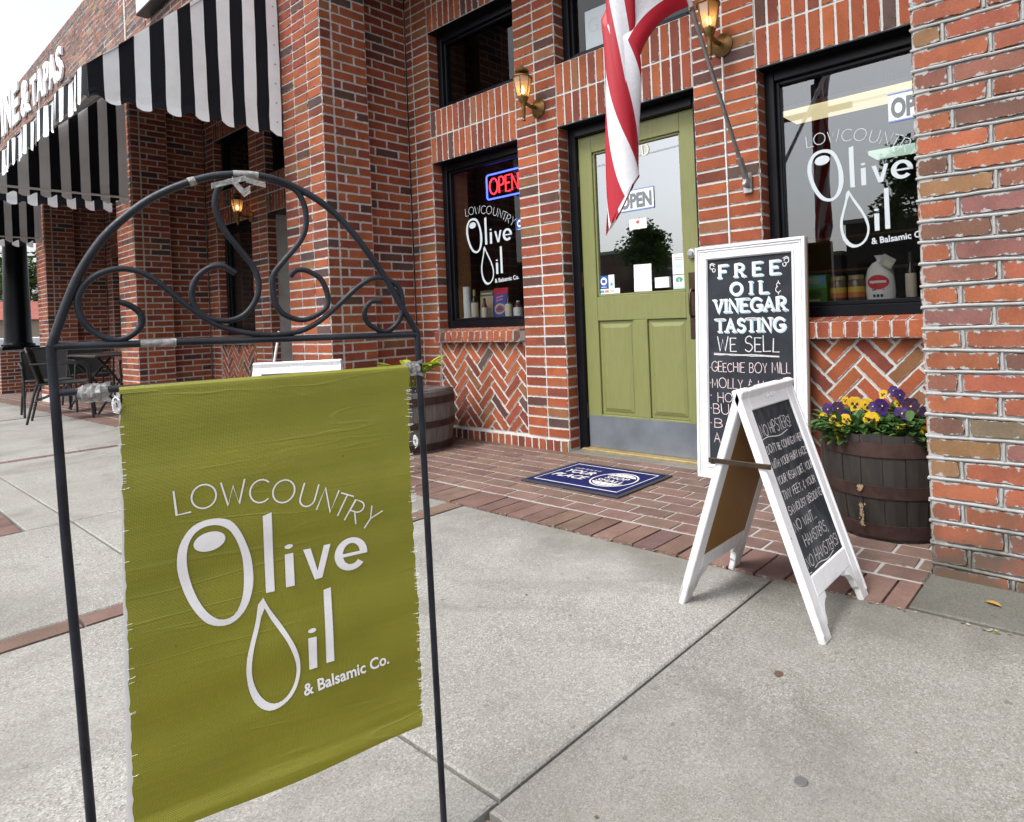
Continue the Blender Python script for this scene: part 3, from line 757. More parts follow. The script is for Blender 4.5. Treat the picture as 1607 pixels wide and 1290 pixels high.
# door ----------------------------------------------------------------
def door():
    F = F0; d = MB()
    frame_rect(d, F, 1.650, 2.684, -.0, zc(6)-.002, .062, -.19, -.09, 0, .006)
    fr = d.build('door_frame', M_BLACK, bld)
    x0, x1, z0, z1 = 1.714, 2.620, .018, 2.047; n1 = -.122; th = .044
    mb = MB()
    st = .112; zg0, zg1 = 1.00, 1.935; gx0, gx1 = x0+st, x1-st
    def b(a, c, e, f, n=0., t=th, bev=.003): mb.obox(F.p((a+c)/2, (e+f)/2, n1-t/2+n), F.U*(c-a), F.V*(f-e), F.N*t, bev=bev)
    b(x0, gx0, z0, z1); b(gx1, x1, z0, z1); b(gx0, gx1, zg1, z1); b(gx0, gx1, .845, zg0); b(gx0, gx1, z0, .24); b(2.11, 2.22, .24, .845)
    for a, c in ((gx0, 2.11), (2.22, gx1)):
        b(a, c, .24, .845, -.014, .02); 
        A = [F.p(a+.022, .262, n1-.012), F.p(c-.022, .262, n1-.012), F.p(c-.022, .823, n1-.012), F.p(a+.022, .823, n1-.012)]
        B = [F.p(a+.045, .285, n1-.004), F.p(c-.045, .285, n1-.004), F.p(c-.045, .80, n1-.004), F.p(a+.045, .80, n1-.004)]
        mb.faces(A+B, [(4, 5, 6, 7), (0, 1, 5, 4), (1, 2, 6, 5), (2, 3, 7, 6), (3, 0, 4, 7)])
    # bead round the glass
    for a, c, e, f in ((gx0, gx0+.014, zg0, zg1), (gx1-.014, gx1, zg0, zg1), (gx0, gx1, zg0, zg0+.014), (gx0, gx1, zg1-.014, zg1)): b(a, c, e, f, -.010, .024)
    do = mb.build('door', M_GREEN, bld)
    g = MB(); n = n1-.024; g.poly([F.p(gx0+.01, zg0+.01, n), F.p(gx1-.01, zg0+.01, n), F.p(gx1-.01, zg1-.01, n), F.p(gx0+.01, zg1-.01, n)]); g.build('glass', M_GLASSD, do)
    k = MB(); k.obox(F.p((x0+x1)/2, .128, n1+.0015), F.U*(x1-x0-.012), F.V*.205, F.N*.003); k.build('kick_plate', M_KICK, do)
    h = MB(); h.obox(F.p(2.573, .915, n1+.002), F.U*.078, F.V*.385, F.N*.005, bev=.002)
    h.tube([F.p(2.573, 1.00, n1+.005), F.p(2.573, 1.005, n1+.045), F.p(2.573, .985, n1+.058), F.p(2.573, .87, n1+.058), F.p(2.573, .85, n1+.045), F.p(2.573, .855, n1+.005)], .008, 8)
    h.build('handle', M_BRONZE, do, True)
    l = MB(); l.lathe([(.031, 0), (.031, .012), (.026, .02), (.016, .022), (.014, .026)], F.p(2.568, 1.215, n1), 24, axis=F.N); l.build('lock', M_STEEL, do, True)
    for z in (.26, 1.12, 1.78):
        q = MB(); q.tube([F.p(x0-.004, z-.05, n1+.006), F.p(x0-.004, z+.05, n1+.006)], .008, 8); q.build('hinge', M_RUST, do, True)
    t = MB(); t.obox(F.p(2.167, .012, -.11), F.U*.95, F.V*.02, F.N*.1, bev=.004)
    t.obox(F.p(2.167, .0, -.05), F.U*1.03, F.V*.012, F.N*.12, (.9, .9, .9), bev=.003, m=1); t.build('threshold', [M_GOLD, M_CONC], bld)
    let = MB(); fn = lambda x, y: F.p(x, y, n1-.020); font_text(let, 'D', .075, 2.245, 1.845, fn, bold=.004, align='c', width=.055)
    let.build('lettering', simple('cream_lettering', (.72, .66, .52, 1), .5), do)
    return n1
DN = door()

# window lettering
def window_logo(wo, ox, oz, k, kz, n=-.128):
    mb = MB(); logo(mb, lambda x, y: F0.p(ox+x*k, oz+y*kz, n), .0019); mb.build('lettering', M_VINYL, wo)
window_logo(WIN[0], .500, 1.122, 2.12, 1.74); window_logo(WIN[1], 3.262, 1.135, 2.06, 1.70)
mb = MB(); mb.poly([F0.p(1.815, 2.575, -.128), F0.p(2.40, 2.575, -.128), F0.p(2.40, 2.85, -.128), F0.p(1.815, 2.85, -.128)]); mb.build('paper_sign', simple('pale_sign_paper', (.55, .62, .66, 1), .6), TRANSOM)
mb = MB(); font_text(mb, 'Gifts', .10, 1.84, 2.70, lambda x, y: F0.p(x, y, -.1265)); mb.build('lettering', M_VINYL, TRANSOM)

# ------------------------------------------------------------------ weathered pier on the right
def pier():
    X0, Y0, X1, zt = 4.012, -.812, 5.2, 2.9
    root = thing('brick_pier', 'rough weathered brick pier with thick grey beaded mortar at the right edge', 'pier', (X0, Y0, 0))
    mb = MB(); bd = MB(); ch = .0686; L = .216
    def rough(pl, u, v, wd, h):
        j = .014; a, b, c, d = u+j/2, v+j/2, u+wd-j/2, v+h-j/2
        if c-a < .03: return
        nx = max(3, int((c-a)/.016)); ny = 4; P = []
        P += [(a+(c-a)*i/nx, b) for i in range(nx)] + [(c, b+(d-b)*i/ny) for i in range(ny)] + [(c-(c-a)*i/nx, d) for i in range(nx)] + [(a, d-(d-b)*i/ny) for i in range(ny)]
        cr = .003
        Q = []
        for x, y in P:
            fx = min(x-a, c-x); fy = min(y-b, d-y)
            if fx < .004 and fy < .004: x += cr*(1 if x < (a+c)/2 else -1)*.7; y += cr*(1 if y < (b+d)/2 else -1)*.7
            Q.append((x+R.uniform(-.002, .002), y+R.uniform(-.0024, .0024)))
        brick_poly(mb, pl, Q, lambda p: ((p[0]-a, p[1]-b), (c-p[0], d-p[1])), pick(PAL_OLD), .012, .003, .0008, .0018)
    for pl, W_, off in ((Plane((X0, Y0, 0), (1, 0, 0), (0, 0, 1)), X1-X0, 0.), (Plane((X0, Y0+.82, 0), (0, -1, 0), (0, 0, 1)), .82, L/2)):
        z = -.03; r = 0
        while z < zt:
            u = -((off+(r % 2)*L/2) % L); first = True
            jt = R.uniform(-.012, .012)
            while u < W_-.01:
                a = max(0, u+(jt if u > 0 else 0)); b = min(W_, u+L+(jt if u+L < W_ else 0)); rough(pl, a, z, b-a, ch)
                if b < W_-.01:
                    bd.tube([pl.p(b+R.uniform(-.001, .001), z+ch*t, -.0025) for t in (.1, .35, .65, .9)], [R.uniform(.0035, .005) for _ in range(4)], 8)
                u += L
            n = int(W_/.045); ph = R.uniform(0, 6)
            bd.tube([pl.p(W_*i/n, z+.0025*sin(ph+i*.35)+R.uniform(-.0012, .0012), -.0022+R.uniform(-.0008, .0008)) for i in range(n+1)], [R.uniform(.0038, .0052) for i in range(n+1)], 8)
            z += ch; r += 1
        slab(mb, pl, .003, W_-.003, -.15, zt, -.2 if off == 0 else -.05, -.0085)
    mb.build('brickwork', [M_OLD, M_MORT_OLD], root); bd.build('mortar_bead', M_MORT_OLD, root, True)
    e = MB(); p = Plane((X0, Y0, 0), (1, 0, 0), (0, 0, 1)); e.lathe([(.006, -.005), (.006, .004), (.003, .006)], p.p(.115, 1.905, 0), 10, axis=p.N); e.build('anchor_bolt', M_BRONZE, root)
    mb = MB(); mb.box((X0+.02, Y0+.03, 2.9), (7, .3, 5.1)); mb.box((X1-.01, Y0+.02, -.1), (7, .3, 2.9)); mb.build('neighbour_wall', M_MORT_OLD, root)
pier()

def leaf(mb, base, d, ln, wd, col, droop=.3, seg=4):
    base = Vector(base); d = Vector(d).normalized(); up = Vector((0, 0, 1)); s = d.cross(up)
    if s.length < 1e-3: s = Vector((1, 0, 0))
    s.normalize(); vs = []; p = base.copy(); dd = d.copy()
    for i in range(seg+1):
        t = i/seg; wv = wd*sin(pi*min(1, .08+t*.92))**.8*.5
        nn = s.cross(dd).normalized()
        vs += [p-s*wv+nn*wv*.35, p.copy(), p+s*wv+nn*wv*.35]; p = p+dd*ln/seg; dd = (dd+Vector((0, 0, -droop/seg))).normalized()
    mb.faces(vs, [(i*3+k, i*3+k+1, i*3+k+4, i*3+k+3) for i in range(seg) for k in (0, 1)], col)
# ------------------------------------------------------------------ ground
def gz(x): return .012*min(0., x)
def ground():
    mb = MB()
    for i in range(30):
        xa, xb = -20+i, -19+i
        mb.poly([(xa, -3.65, gz(xa)-.03), (xb, -3.65, gz(xb)-.03), (xb, 1, gz(xb)-.03), (xa, 1, gz(xa)-.03)])
    tag(mb.build('sidewalk_bed', M_DIRT), kind='structure')
    mb = MB(); mb.poly([(-300, -300, -.17), (300, -300, -.17), (300, 300, -.17), (-300, 300, -.17)]); tag(mb.build('road', M_ASPH), kind='structure')
    mb = MB(); bev = .004
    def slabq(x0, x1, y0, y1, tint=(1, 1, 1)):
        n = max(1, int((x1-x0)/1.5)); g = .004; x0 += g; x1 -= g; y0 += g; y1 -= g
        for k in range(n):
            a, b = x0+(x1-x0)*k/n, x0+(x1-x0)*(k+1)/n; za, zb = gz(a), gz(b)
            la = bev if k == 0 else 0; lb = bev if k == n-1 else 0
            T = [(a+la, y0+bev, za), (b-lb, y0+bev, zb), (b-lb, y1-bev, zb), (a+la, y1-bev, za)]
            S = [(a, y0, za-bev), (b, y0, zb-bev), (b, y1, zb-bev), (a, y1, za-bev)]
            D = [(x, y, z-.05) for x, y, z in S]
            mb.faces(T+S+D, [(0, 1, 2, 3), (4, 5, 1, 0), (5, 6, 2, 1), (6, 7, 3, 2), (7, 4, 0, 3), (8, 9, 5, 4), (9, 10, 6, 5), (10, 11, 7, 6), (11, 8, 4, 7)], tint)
    ys = (-3.5, -2.405, -2.243, -1.108)
    xs = [-19, -14, -10.1, -10.0, -6.1, -6.0, -4.05, -2.14, -2.03, .50, 1.885, 2.0, 3.595]
    for a, b in zip(xs, xs[1:]):
        if b-a < .13: continue
        slabq(a, b, ys[2], ys[3])
        if a < -1.9: slabq(a, b, ys[1], ys[2])
        elif b <= .51: slabq(a, b, ys[1], ys[2])
        else: slabq(a, b, ys[0], ys[2])
    slabq(3.595, 9, -2.275, -1.085, (.78, .78, .76)); slabq(4.002, 9, -1.075, -.79, (.56, .57, .54))  # right slabs: own darker pour, with shade by the pier tinted in
    slabq(.50, 1.885, -3.5, -2.243) if False else None
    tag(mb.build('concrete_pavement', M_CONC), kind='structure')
    # brick strips and patches
    mb = MB()
    def pav(x0, x1, y0, y1, along, j=.004, dz=0.):
        pl = Plane((0, 0, (gz(x0)+gz(x1))/2+dz), (1, 0, 0), (0, 1, 0))
        if along == 'x':
            u = x0
            while u < x1-.02:
                b = min(u+.2, x1); brick(mb, pl, u, y0, b-u, y1-y0, j, PAL_PAVE, depth=.03, nj=.0012); u += .2
        else:
            u = y0
            while u < y1-.02:
                b = min(u+.2, y1); brick(mb, pl, x0, u, x1-x0, b-u, j, PAL_PAVE, depth=.03, nj=.0012); u += .2
    for x in (1.889, -2.136, -6.096, -10.096): pav(x, x+.107, -3.5, -1.11, 'y')
    y = -3.5
    while y < -2.42:
        for xa in (-2.03, -1.83): pass
        yy = y
        x = -1.9
        while x < .49: pav(x, min(x+.2, .495), yy, min(yy+.1, -2.412), 'x'); x += .2
        y += .1
    y = -3.5
    while y < -2.29:
        pav(3.61, 5.2, y, min(y+.1, -2.282), 'x'); y += .1
    pav(3.605, 5.0, -3.4, -3.3, 'x')
    tag(mb.build('brick_strip', M_PAVE), kind='structure')
    # entry paving: header border with dark joints and running bond with white mortar
    mb = MB(); J = .0105
    x = -14.
    while x < 4.0:
        wd = min(.1025, 4.008-x); pl = Plane((0, 0, gz(x)+.003), (1, 0, 0), (0, 1, 0))
        brick(mb, pl, x, -1.106, wd, .203, .004, PAL_PAVE, depth=.03, nj=.0015); x += .1025
    y = -.892; r = 0
    while y < -.005:
        h = min(.1005, -y); x = -.6-((r % 2)*.1)
        while x < 4.0:
            b = min(x+.2025, 4.01); pl = Plane((0, 0, gz(x)+.002), (1, 0, 0), (0, 1, 0))
            if b-x > .03: brick(mb, pl, x, y, b-x, h, J, PAL_PAVE, depth=.008, nj=.001)
            x += .2025
        if r % 1 == 0:
            x = -13.-((r % 2)*.1)
            while x < -.6:
                pl = Plane((0, 0, gz(x)+.002), (1, 0, 0), (0, 1, 0)); brick(mb, pl, x, y, .2025, h, J, PAL_PAVE, depth=.008, nj=.001); x += .2025
        y += .1005; r += 1
    tag(mb.build('brick_paving', M_PAVE), kind='structure')
    mb = MB()
    for i in range(18):
        xa, xb = -14.+i, -13.+i
        if xb > 4: xb = 4.01
        mb.poly([(xa, -.9, gz(xa)-.0015), (xb, -.9, gz(xb)-.0015), (xb, .02, gz(xb)-.0015), (xa, .02, gz(xa)-.0015)])
    tag(mb.build('paving_mortar', M_PMORT), kind='structure')
    # kerb and far pavement
    mb = MB(); mb.box((-40, -3.65, -.3), (20, -3.5, gz(0)-.001), (.9, .9, .9), bev=.02); mb.box((-120, -34, -.3), (60, -14, -.02), (.9, .9, .9)); tag(mb.build('kerb', M_CONC), kind='structure')
    # debris
    mb = MB()
    for k in range(7):
        x, y_ = R.uniform(2.2, 4.4), R.uniform(-2.3, -1.15)
        s = R.uniform(.003, .007); a = R.uniform(0, 6); P = [(x+s*cos(a+t)*(1 if i % 2 else .6), y_+s*sin(a+t)*.7, .003+R.uniform(0, .003)) for i, t in enumerate((0, 1.2, 2.4, 3.7, 5))]
        mb.poly(P, R.choice([(.12, .07, .04), (.06, .045, .03), (.16, .11, .06)]))
    for k in range(90):
        x = R.uniform(1.9, 4.4); y_ = -1.108+R.gauss(0, .006); s = R.uniform(.003, .009); a = R.uniform(0, 6)
        mb.poly([(x+s*cos(a+t), y_+s*sin(a+t)*.6, .002+R.uniform(0, .004)) for t in (0, 1.6, 3., 4.4)], R.choice([(.3, .24, .12), (.36, .32, .2), (.12, .09, .05), (.12, .16, .03)]))
    tag(mb.build('leaf_litter', M_ATTR), kind='stuff')
    mb = MB(); mb.lathe([(.013, 0), (.012, .0015)], (4.028, -1.896, 0.001), 18, (.11, .11, .115)); o = mb.build('gum_spot', M_ATTR, loc=(4.028, -1.896, 0)); tag(o, 'flat dark grey round spot of gum on the concrete near the lower right', 'gum spot')
    mb = MB(); P = arc(0, 0, .012, .010, 0, 330, 11); mb.poly([(3.845+x+R.uniform(-.003, .003), -1.598+y+R.uniform(-.004, .004), .002) for x, y in P], (.11, .06, .045)); o = mb.build('dry_leaf', M_ATTR, loc=(3.845, -1.598, 0)); tag(o, 'small reddish brown dry leaf flat on the concrete right of the long joint', 'leaf')
    mb = MB(); leaf(mb, (4.185, -.935, .004), (1, -.3, .15), .045, .018, (.34, .20, .035), .35, 5); o = mb.build('dry_leaf', M_ATTR, loc=(4.2, -.94, 0)); tag(o, 'yellow dry leaf on the concrete at the foot of the weathered pier', 'leaf')
ground()

# ------------------------------------------------------------------ banner stand in the foreground
def banner():
    P0 = Vector((3.43778, -2.79680, 0)); t = Vector((.29898, .95425, 0)); n = Vector((.95425, -.29898, 0))
    B = lambda s, z, k=0.: P0+t*s+n*k+Vector((0, 0, z))
    root = thing('banner_stand', 'olive green vinyl banner with white lettering hung in a black arched scrollwork stand', 'sign', B(.23, 0))
    def sp(P, k=6):
        Q = [P[0]]
        for i in range(len(P)-1):
            p0, p1, p2, p3 = P[max(i-1, 0)], P[i], P[i+1], P[min(i+2, len(P)-1)]
            for q in range(1, k+1):
                x = q/k; Q.append(tuple(.5*((2*p1[j])+(-p0[j]+p2[j])*x+(2*p0[j]-5*p1[j]+4*p2[j]-p3[j])*x*x+(-p0[j]+3*p1[j]-3*p2[j]+p3[j])*x**3) for j in (0, 1)))
        return Q
    r = .0053
    f = MB(); f.tube([B(-.006, .868), B(.0005, .62), B(.008, .43), B(.022, 0)], r, 12); f.build('post', M_IRON, root, True)
    f = MB(); f.tube([B(.4565, .862), B(.461, .5), B(.468, 0)], r, 12); f.build('post', M_IRON, root, True)
    f = MB()
    arch = [(-.006, .866), (.0124, .9264), (.0281, .968), (.0521, 1.0108), (.0833, 1.0468), (.112, 1.0708), (.149, 1.0917), (.1836, 1.104), (.2276, 1.1081), (.2693, 1.0992), (.3126, 1.0759), (.3484, 1.0425), (.385, .9921), (.4132, .945), (.4371, .8965), (.4567, .861)]
    f.tube([B(*p) for p in sp(arch)], r, 12); f.build('arch', M_IRON, root, True)
    f = MB(); f.tube([B(-.004, .866), B(.4565, .858)], r*.95, 12); f.tube([B(.0, .806), B(.456, .800)], .0048, 10); f.build('crossbar', M_IRON, root, True)
    S = [[(.0638,.922),(.0757,.9165),(.0856,.9058),(.0866,.8918),(.0793,.8799),(.0642,.8712),(.0478,.8747),(.032,.8882),(.0231,.907),(.0225,.9304),(.034,.9512),(.0539,.964),(.0773,.9659),(.1011,.9537),(.1252,.9286),(.1501,.9037),(.176,.8844),(.2112,.8724),(.2439,.8679)],
      [(.1982,.9611),(.1829,.9713),(.1674,.9693),(.1518,.9555),(.1444,.9328),(.1488,.9101),(.1649,.8959),(.188,.8922),(.2081,.9008),(.2227,.9222),(.2268,.946),(.2211,.9698),(.2035,.9978),(.1885,1.0207),(.1778,1.048),(.177,1.071),(.1854,1.0902),(.203,1.0984)],
      [(.2684,.9555),(.2748,.9644),(.2889,.9664),(.3081,.9555),(.3167,.9405),(.3205,.9203),(.3153,.9053),(.2968,.8929),(.279,.8896),(.2578,.8992),(.2474,.9169),(.2449,.9411),(.2472,.9603),(.2607,.9798),(.2834,1.0097),(.2931,1.0348),(.2925,1.0645),(.2819,1.0885),(.2607,1.0985),(.2438,1.102)],
      [(.4,.9166),(.384,.9148),(.3736,.8985),(.3787,.8796),(.4,.866),(.4154,.8695),(.4294,.886),(.4346,.9127),(.4284,.9395),(.4085,.9524),(.3885,.9535),(.3635,.938),(.334,.9099),(.3055,.8856),(.2784,.872),(.2439,.8679)]]
    for k, P in enumerate(S):
        f = MB(); f.tube([B(*p) for p in sp(P)], .0042, 10); f.build('scroll', M_IRON, root, True)
    # vinyl sheet with frayed sides and gentle ripples
    s0, s1, z0, z1 = .0605, .4365, .200, .8005
    nx, nz = 44, 70
    def rip(s, z): return .0011*sin(z*31+s*5)+.0006*sin(z*67+2-s*9)+.003*sin((s-s0)/(s1-s0)*pi)*sin(z*9+.5)
    rv = random.Random(3); le = [rv.uniform(-.0011, .0011) for _ in range(nz+1)]; re = [rv.uniform(-.0014, .0014) for _ in range(nz+1)]
    vs = []; 
    for j in range(nz+1):
        z = z0+(z1-z0)*j/nz; zz = (z-z0)/(z1-z0)
        a = s0+le[j]-.003*(1-zz)+(.003 if j > nz-3 else 0); b = s1+re[j]+.0025*sin(zz*7)-.002*(1-zz)
        for i in range(nx+1):
            u = i/nx; s = a+(b-a)*u; zv = z
            if j == 0: zv += .004*u*u+.002*sin(u*9)
            vs.append(B(s, zv+.003*u*(1-zz), .010+rip(s, z)+(.004 if zz < .04 else 0)))
    m = MB(); fs = [(j*(nx+1)+i, j*(nx+1)+i+1, (j+1)*(nx+1)+i+1, (j+1)*(nx+1)+i) for j in range(nz) for i in range(nx)]
    m.faces(vs, fs)
    # hem wrapped over the bar
    for i in range(nx):
        s, s2 = s0+(s1-s0)*i/nx, s0+(s1-s0)*(i+1)/nx
        for k in range(5):
            a0, a1 = -.2+k*.7, -.2+(k+1)*.7
            q = lambda s_, a: B(s_, .8005+.008*sin(a), .002+.009*cos(a))
            m.poly([q(s, a0), q(s2, a0), q(s2, a1), q(s, a1)])
    sheet = m.build('banner_sheet', M_BANNER, root, True)
    L = MB(); fn = lambda x, y: B(.11+x, .30+y, .0113+rip(.11+x, .3+y))
    logo(L, fn, .0021); L.build('lettering', M_WPAINT, sheet)
    # white backing sheet edge and loose threads
    m = MB(); vs = []; 
    for j in range(25):
        z = z0-.01+(z1-z0-.02)*j/24
        for s in (s0-.009*(1-j/26)-.001+rv.uniform(-.0003, .0003), s0+.02): vs.append(B(s, z, .003))
    m.faces(vs, [(2*j, 2*j+1, 2*j+3, 2*j+2) for j in range(24)]); m.build('backing_sheet', M_PAPER, root)
    m = MB()
    for side, sx, d in ((s0, -1, 26), (s1, 1, 80)):
        for k in range(d):
            z = rv.uniform(z0+.02, z1-.01); ln = rv.uniform(.0012, .004); dz = rv.uniform(-.5, .5)*ln
            m.tube([B(side-sx*.004, z, .011), B(side+sx*ln*.5, z+dz*.3, .012), B(side+sx*ln, z+dz, .012+rv.uniform(-.003, .003))], .00028, 4)
            if rv.random() < .22:
                q = rv.uniform(.003, .010); m.tube([B(side-sx*.001, z, .0122+rip(side, z)), B(side-sx*q, z+.0015, .0122+rip(side-sx*q, z))], .00025, 4)
    for c in ((s1+.006, .68), (s0-.003, .785)):
        for k in range(26):
            a = rv.uniform(0, 6); q = rv.uniform(.004, .013); m.tube([B(c[0]+q*.4*cos(a), c[1]+q*sin(a), .012), B(c[0]+q*.4*cos(a+1.2), c[1]+q*sin(a+1), .013+rv.uniform(-.003, .003)), B(c[0]+q*.3*cos(a+2.5), c[1]+q*sin(a+2), .012)], .0006, 4)
    tag(m.build('frayed_thread', M_PAPER, root), kind='stuff')
    # lumps of tape
    def lump(cs, cz, a, b, seed, flap=True):
        rq = random.Random(seed); m = MB(); vs = []; nu, nv = 14, 12
        for i in range(nu+1):
            u = -1+2*i/nu; rr_ = sqrt(max(.0, 1-abs(u)**3.))*(1+rq.uniform(-.12, .12))+.15
            for k in range(nv):
                q = 2*pi*k/nv; e = rr_*(1+rq.uniform(-.2, .2)); vs.append(B(cs+a*u+rq.uniform(-.001, .001), cz+b*e*sin(q), b*.9*e*cos(q)))
        m.faces(vs, [(i*nv+k, i*nv+(k+1) % nv, (i+1)*nv+(k+1) % nv, (i+1)*nv+k) for i in range(nu) for k in range(nv)])
        if flap:
            for sg in (1, -1):
                P = [(-1, .7), (-.3, 1.3), (.5, 1.2), (1.1, 1.5), (1, .8), (.2, .7), (-.6, .6)]
                m.poly([B(cs+a*x, cz+sg*b*y*1.05, b*.5+.002*x) for x, y in P])
        return m.build('tape_wrap', M_TAPE, root, True)
    lump(.0335, .803, .0175, .0092, 1); lump(.4445, .801, .0155, .0092, 2)
    m = MB()
    def strip(P, wd, k=.0085): 
        for a, b in zip(P, P[1:]): m.poly([B(a[0], a[1]-wd, k), B(b[0], b[1]-wd, k+.001), B(b[0], b[1]+wd, k+.001), B(a[0], a[1]+wd, k)])
    strip([(.172, 1.085), (.196, 1.094), (.215, 1.100)], .004, .012); strip([(.198, 1.096), (.212, 1.078), (.22, 1.084)], .006, .012); strip([(.215, 1.098), (.24, 1.092)], .004, .011)
    m.build('tape_wrap', M_TAPE, root, True)
    for P, q in (([B(.200, 1.1065), B(.218, 1.1075), B(.232, 1.107)], .0063), ([B(.146, 1.0905), B(.154, 1.0938)], .0062), ([B(.085, .8646), B(.122, .864)], .0056), ([B(.119, .864), B(.1245, .8638)], .0062)):
        m = MB(); m.tube(P, q, 10); m.build('tape_wrap', M_TAPE, root, True)
banner()

# ------------------------------------------------------------------ chalkboards
def a_frame(name, label, loc, rot, text, spread=.23, hgt=.655, wid=.352):
    """ridge along local y, front panel faces +x"""
    root = thing(name, label, 'sandwich board', (0, 0, 0), None)
    Ls = sqrt(spread**2+hgt**2); cs, sn = spread/Ls, hgt/Ls
    strap_done = False
    for sg, nm in ((1, 'front_panel'), (-1, 'rear_panel')):
        # panel plane: y across, s along the slope upward, k outward
        def P(y, s, k=0., sg=sg): return Vector((sg*(spread-cs*s+k*sn), y, sn*s+k*cs))
        Y = Vector((0, 1, 0)); S = Vector((-sg*cs, 0, sn)); K = Vector((sg*sn, 0, cs))
        h = wid/2; st = .047; th = .02
        m = MB()
        def bar(y0, y1, s0, s1, k0=-th, k1=0., bev=.003): m.obox(P((y0+y1)/2, (s0+s1)/2, (k0+k1)/2), Y*(y1-y0), S*(s1-s0), K*(k1-k0), bev=bev)
        for q in (-1, 1):
            bar(min(q*h, q*(h-st)), max(q*h, q*(h-st)), .0, Ls); bar(min(q*h*1.0, q*(h-.009)), max(q*h, q*(h-.009)), .02, Ls-.004, .0, .003, .001)
        bar(-h+st, h-st, Ls-.068, Ls-.0); bar(-h+st, h-st, .105, .160)
        # shaped brackets under the lower rail
        for q in (-1, 1):
            pts = [(h-st, .105), (h-st-.048, .105), (h-st-.046, .092), (h-st-.034, .088), (h-st-.022, .080), (h-st-.012, .065), (h-st-.008, .045), (h-st, .035)]
            fr = [P(q*y, s, 0) for y, s in pts]; bk = [P(q*y, s, -th) for y, s in pts]; n = len(pts)
            m.faces(fr+bk, [tuple(range(n)), tuple(range(2*n-1, n-1, -1))]+[(i, (i+1) % n, n+(i+1) % n, n+i) for i in range(n)])
        po = m.build(nm, M_WHITEP, root)
        b = MB(); y0, y1, s0, s1 = -h+st, h-st, .160, Ls-.068
        if sg > 0: b.obox(P(0, (s0+s1)/2, -.009), Y*(y1-y0), S*(s1-s0), K*.006)
        b2 = MB(); b2.obox(P(0, (s0+s1)/2, -.016), Y*(y1-y0-.0), S*(s1-s0), K*.006)
        if sg > 0: b.build('chalkboard', M_CHALKB, po)
        else:
            b.obox(P(0, (s0+s1)/2, -.007), Y*(y1-y0), S*(s1-s0), K*.006); b.build('chalkboard', M_CHALKB, po)
        b2.build('backing_board', M_HARDB, po)
        if sg > 0:
            c = MB(); c0 = Ls-.035
            for q in (-1, 1):
                fn = lambda a, e: P(a, e, .002)
                for rad, a0, a1, ox in ((.010, 0, 300, .018), (.007, 180, 480, .006), (.005, 90, 400, .03)):
                    c.tube([P(q*(ox+x), c0+y, .001) for x, y in arc(0, 0, rad, rad*.8, a0, a1, 12)], .0026, 6)
            c.tube([P(-.03+.06*i/8, c0+.008*sin(i*.8), .001) for i in range(9)], .0018, 6)
            c.build('carved_ornament', M_WHITEP, po, True)
            if text:
                ch = MB(); rw = random.Random(11); fn = lambda a, e: P(-.128+a, e, -.0052); nj = dict(jit=1, rnd=rw, slant=.06)
                yl = [(.575, 'No Hipsters!'.upper(), .034, .20), (.525, "DON'T BE COMING IN HERE", .021, .25), (.482, 'WITH YOUR HAIRY FACES,', .021, .25), (.437, 'YOUR VEGAN DIET, YOUR', .021, .245), (.394, 'TINY FEET, & YOUR', .022, .225), (.352, 'SAWDUST BEDDING.', .021, .245), (.305, 'NO WAIT...', .026, .15), (.257, 'HAMSTERS,', .028, .165), (.205, 'NO HAMSTERS!', .031, .23)]
                for s, tx, hh, wdt in yl: write(ch, tx, hh, .0021, .012 if tx[:2] != 'HA' else .04, s-.028, fn, width=wdt, sp=.2, **nj)
                for s, a, e in ((.538, .0, .175), (.168, .05, .19)): ribbon(ch, [(a+(e-a)*i/8, s+.004*sin(i*.9)+.012*i/8*0) for i in range(9)], .0024, fn)
                ribbon(ch, [(.0, .166), (.022, .165)], .0022, fn)
                ch.build('chalk_writing', M_CHALK, po)
    m = MB(); s_ = .448
    for y in (-wid/2-.004,):
        x_ = spread*(1-s_/ (hgt))
        m.obox((0, y, s_), (2*x_+.05, 0, .0), (0, .006, 0), (0, 0, .014), bev=.001)
        for sg in (-1, 1): m.lathe([(.005, 0), (.005, .004)], (sg*(x_+.015), y-.003, s_), 8, axis=(0, -1, 0))
    m.build('spreader_bar', M_BRONZE, root)
    m = MB()
    for y in (-.1, .1): m.tube([(0, y-.02, hgt-.004), (0, y+.02, hgt-.004)], .006, 8)
    m.build('hinge', M_BRONZE, root)
    root.location = loc; root.rotation_euler = (0, 0, rot)
    return root
a_frame('sandwich_board', 'small white sandwich board with handwritten chalk text standing before the dark barrel', (3.66, -1.235, 0), 0, True)
a_frame('sandwich_board', 'white framed sandwich board mostly hidden behind the olive banner, only its top rail showing', (.93, -1.36, 0), radians(-47), False, hgt=.70, wid=.46)

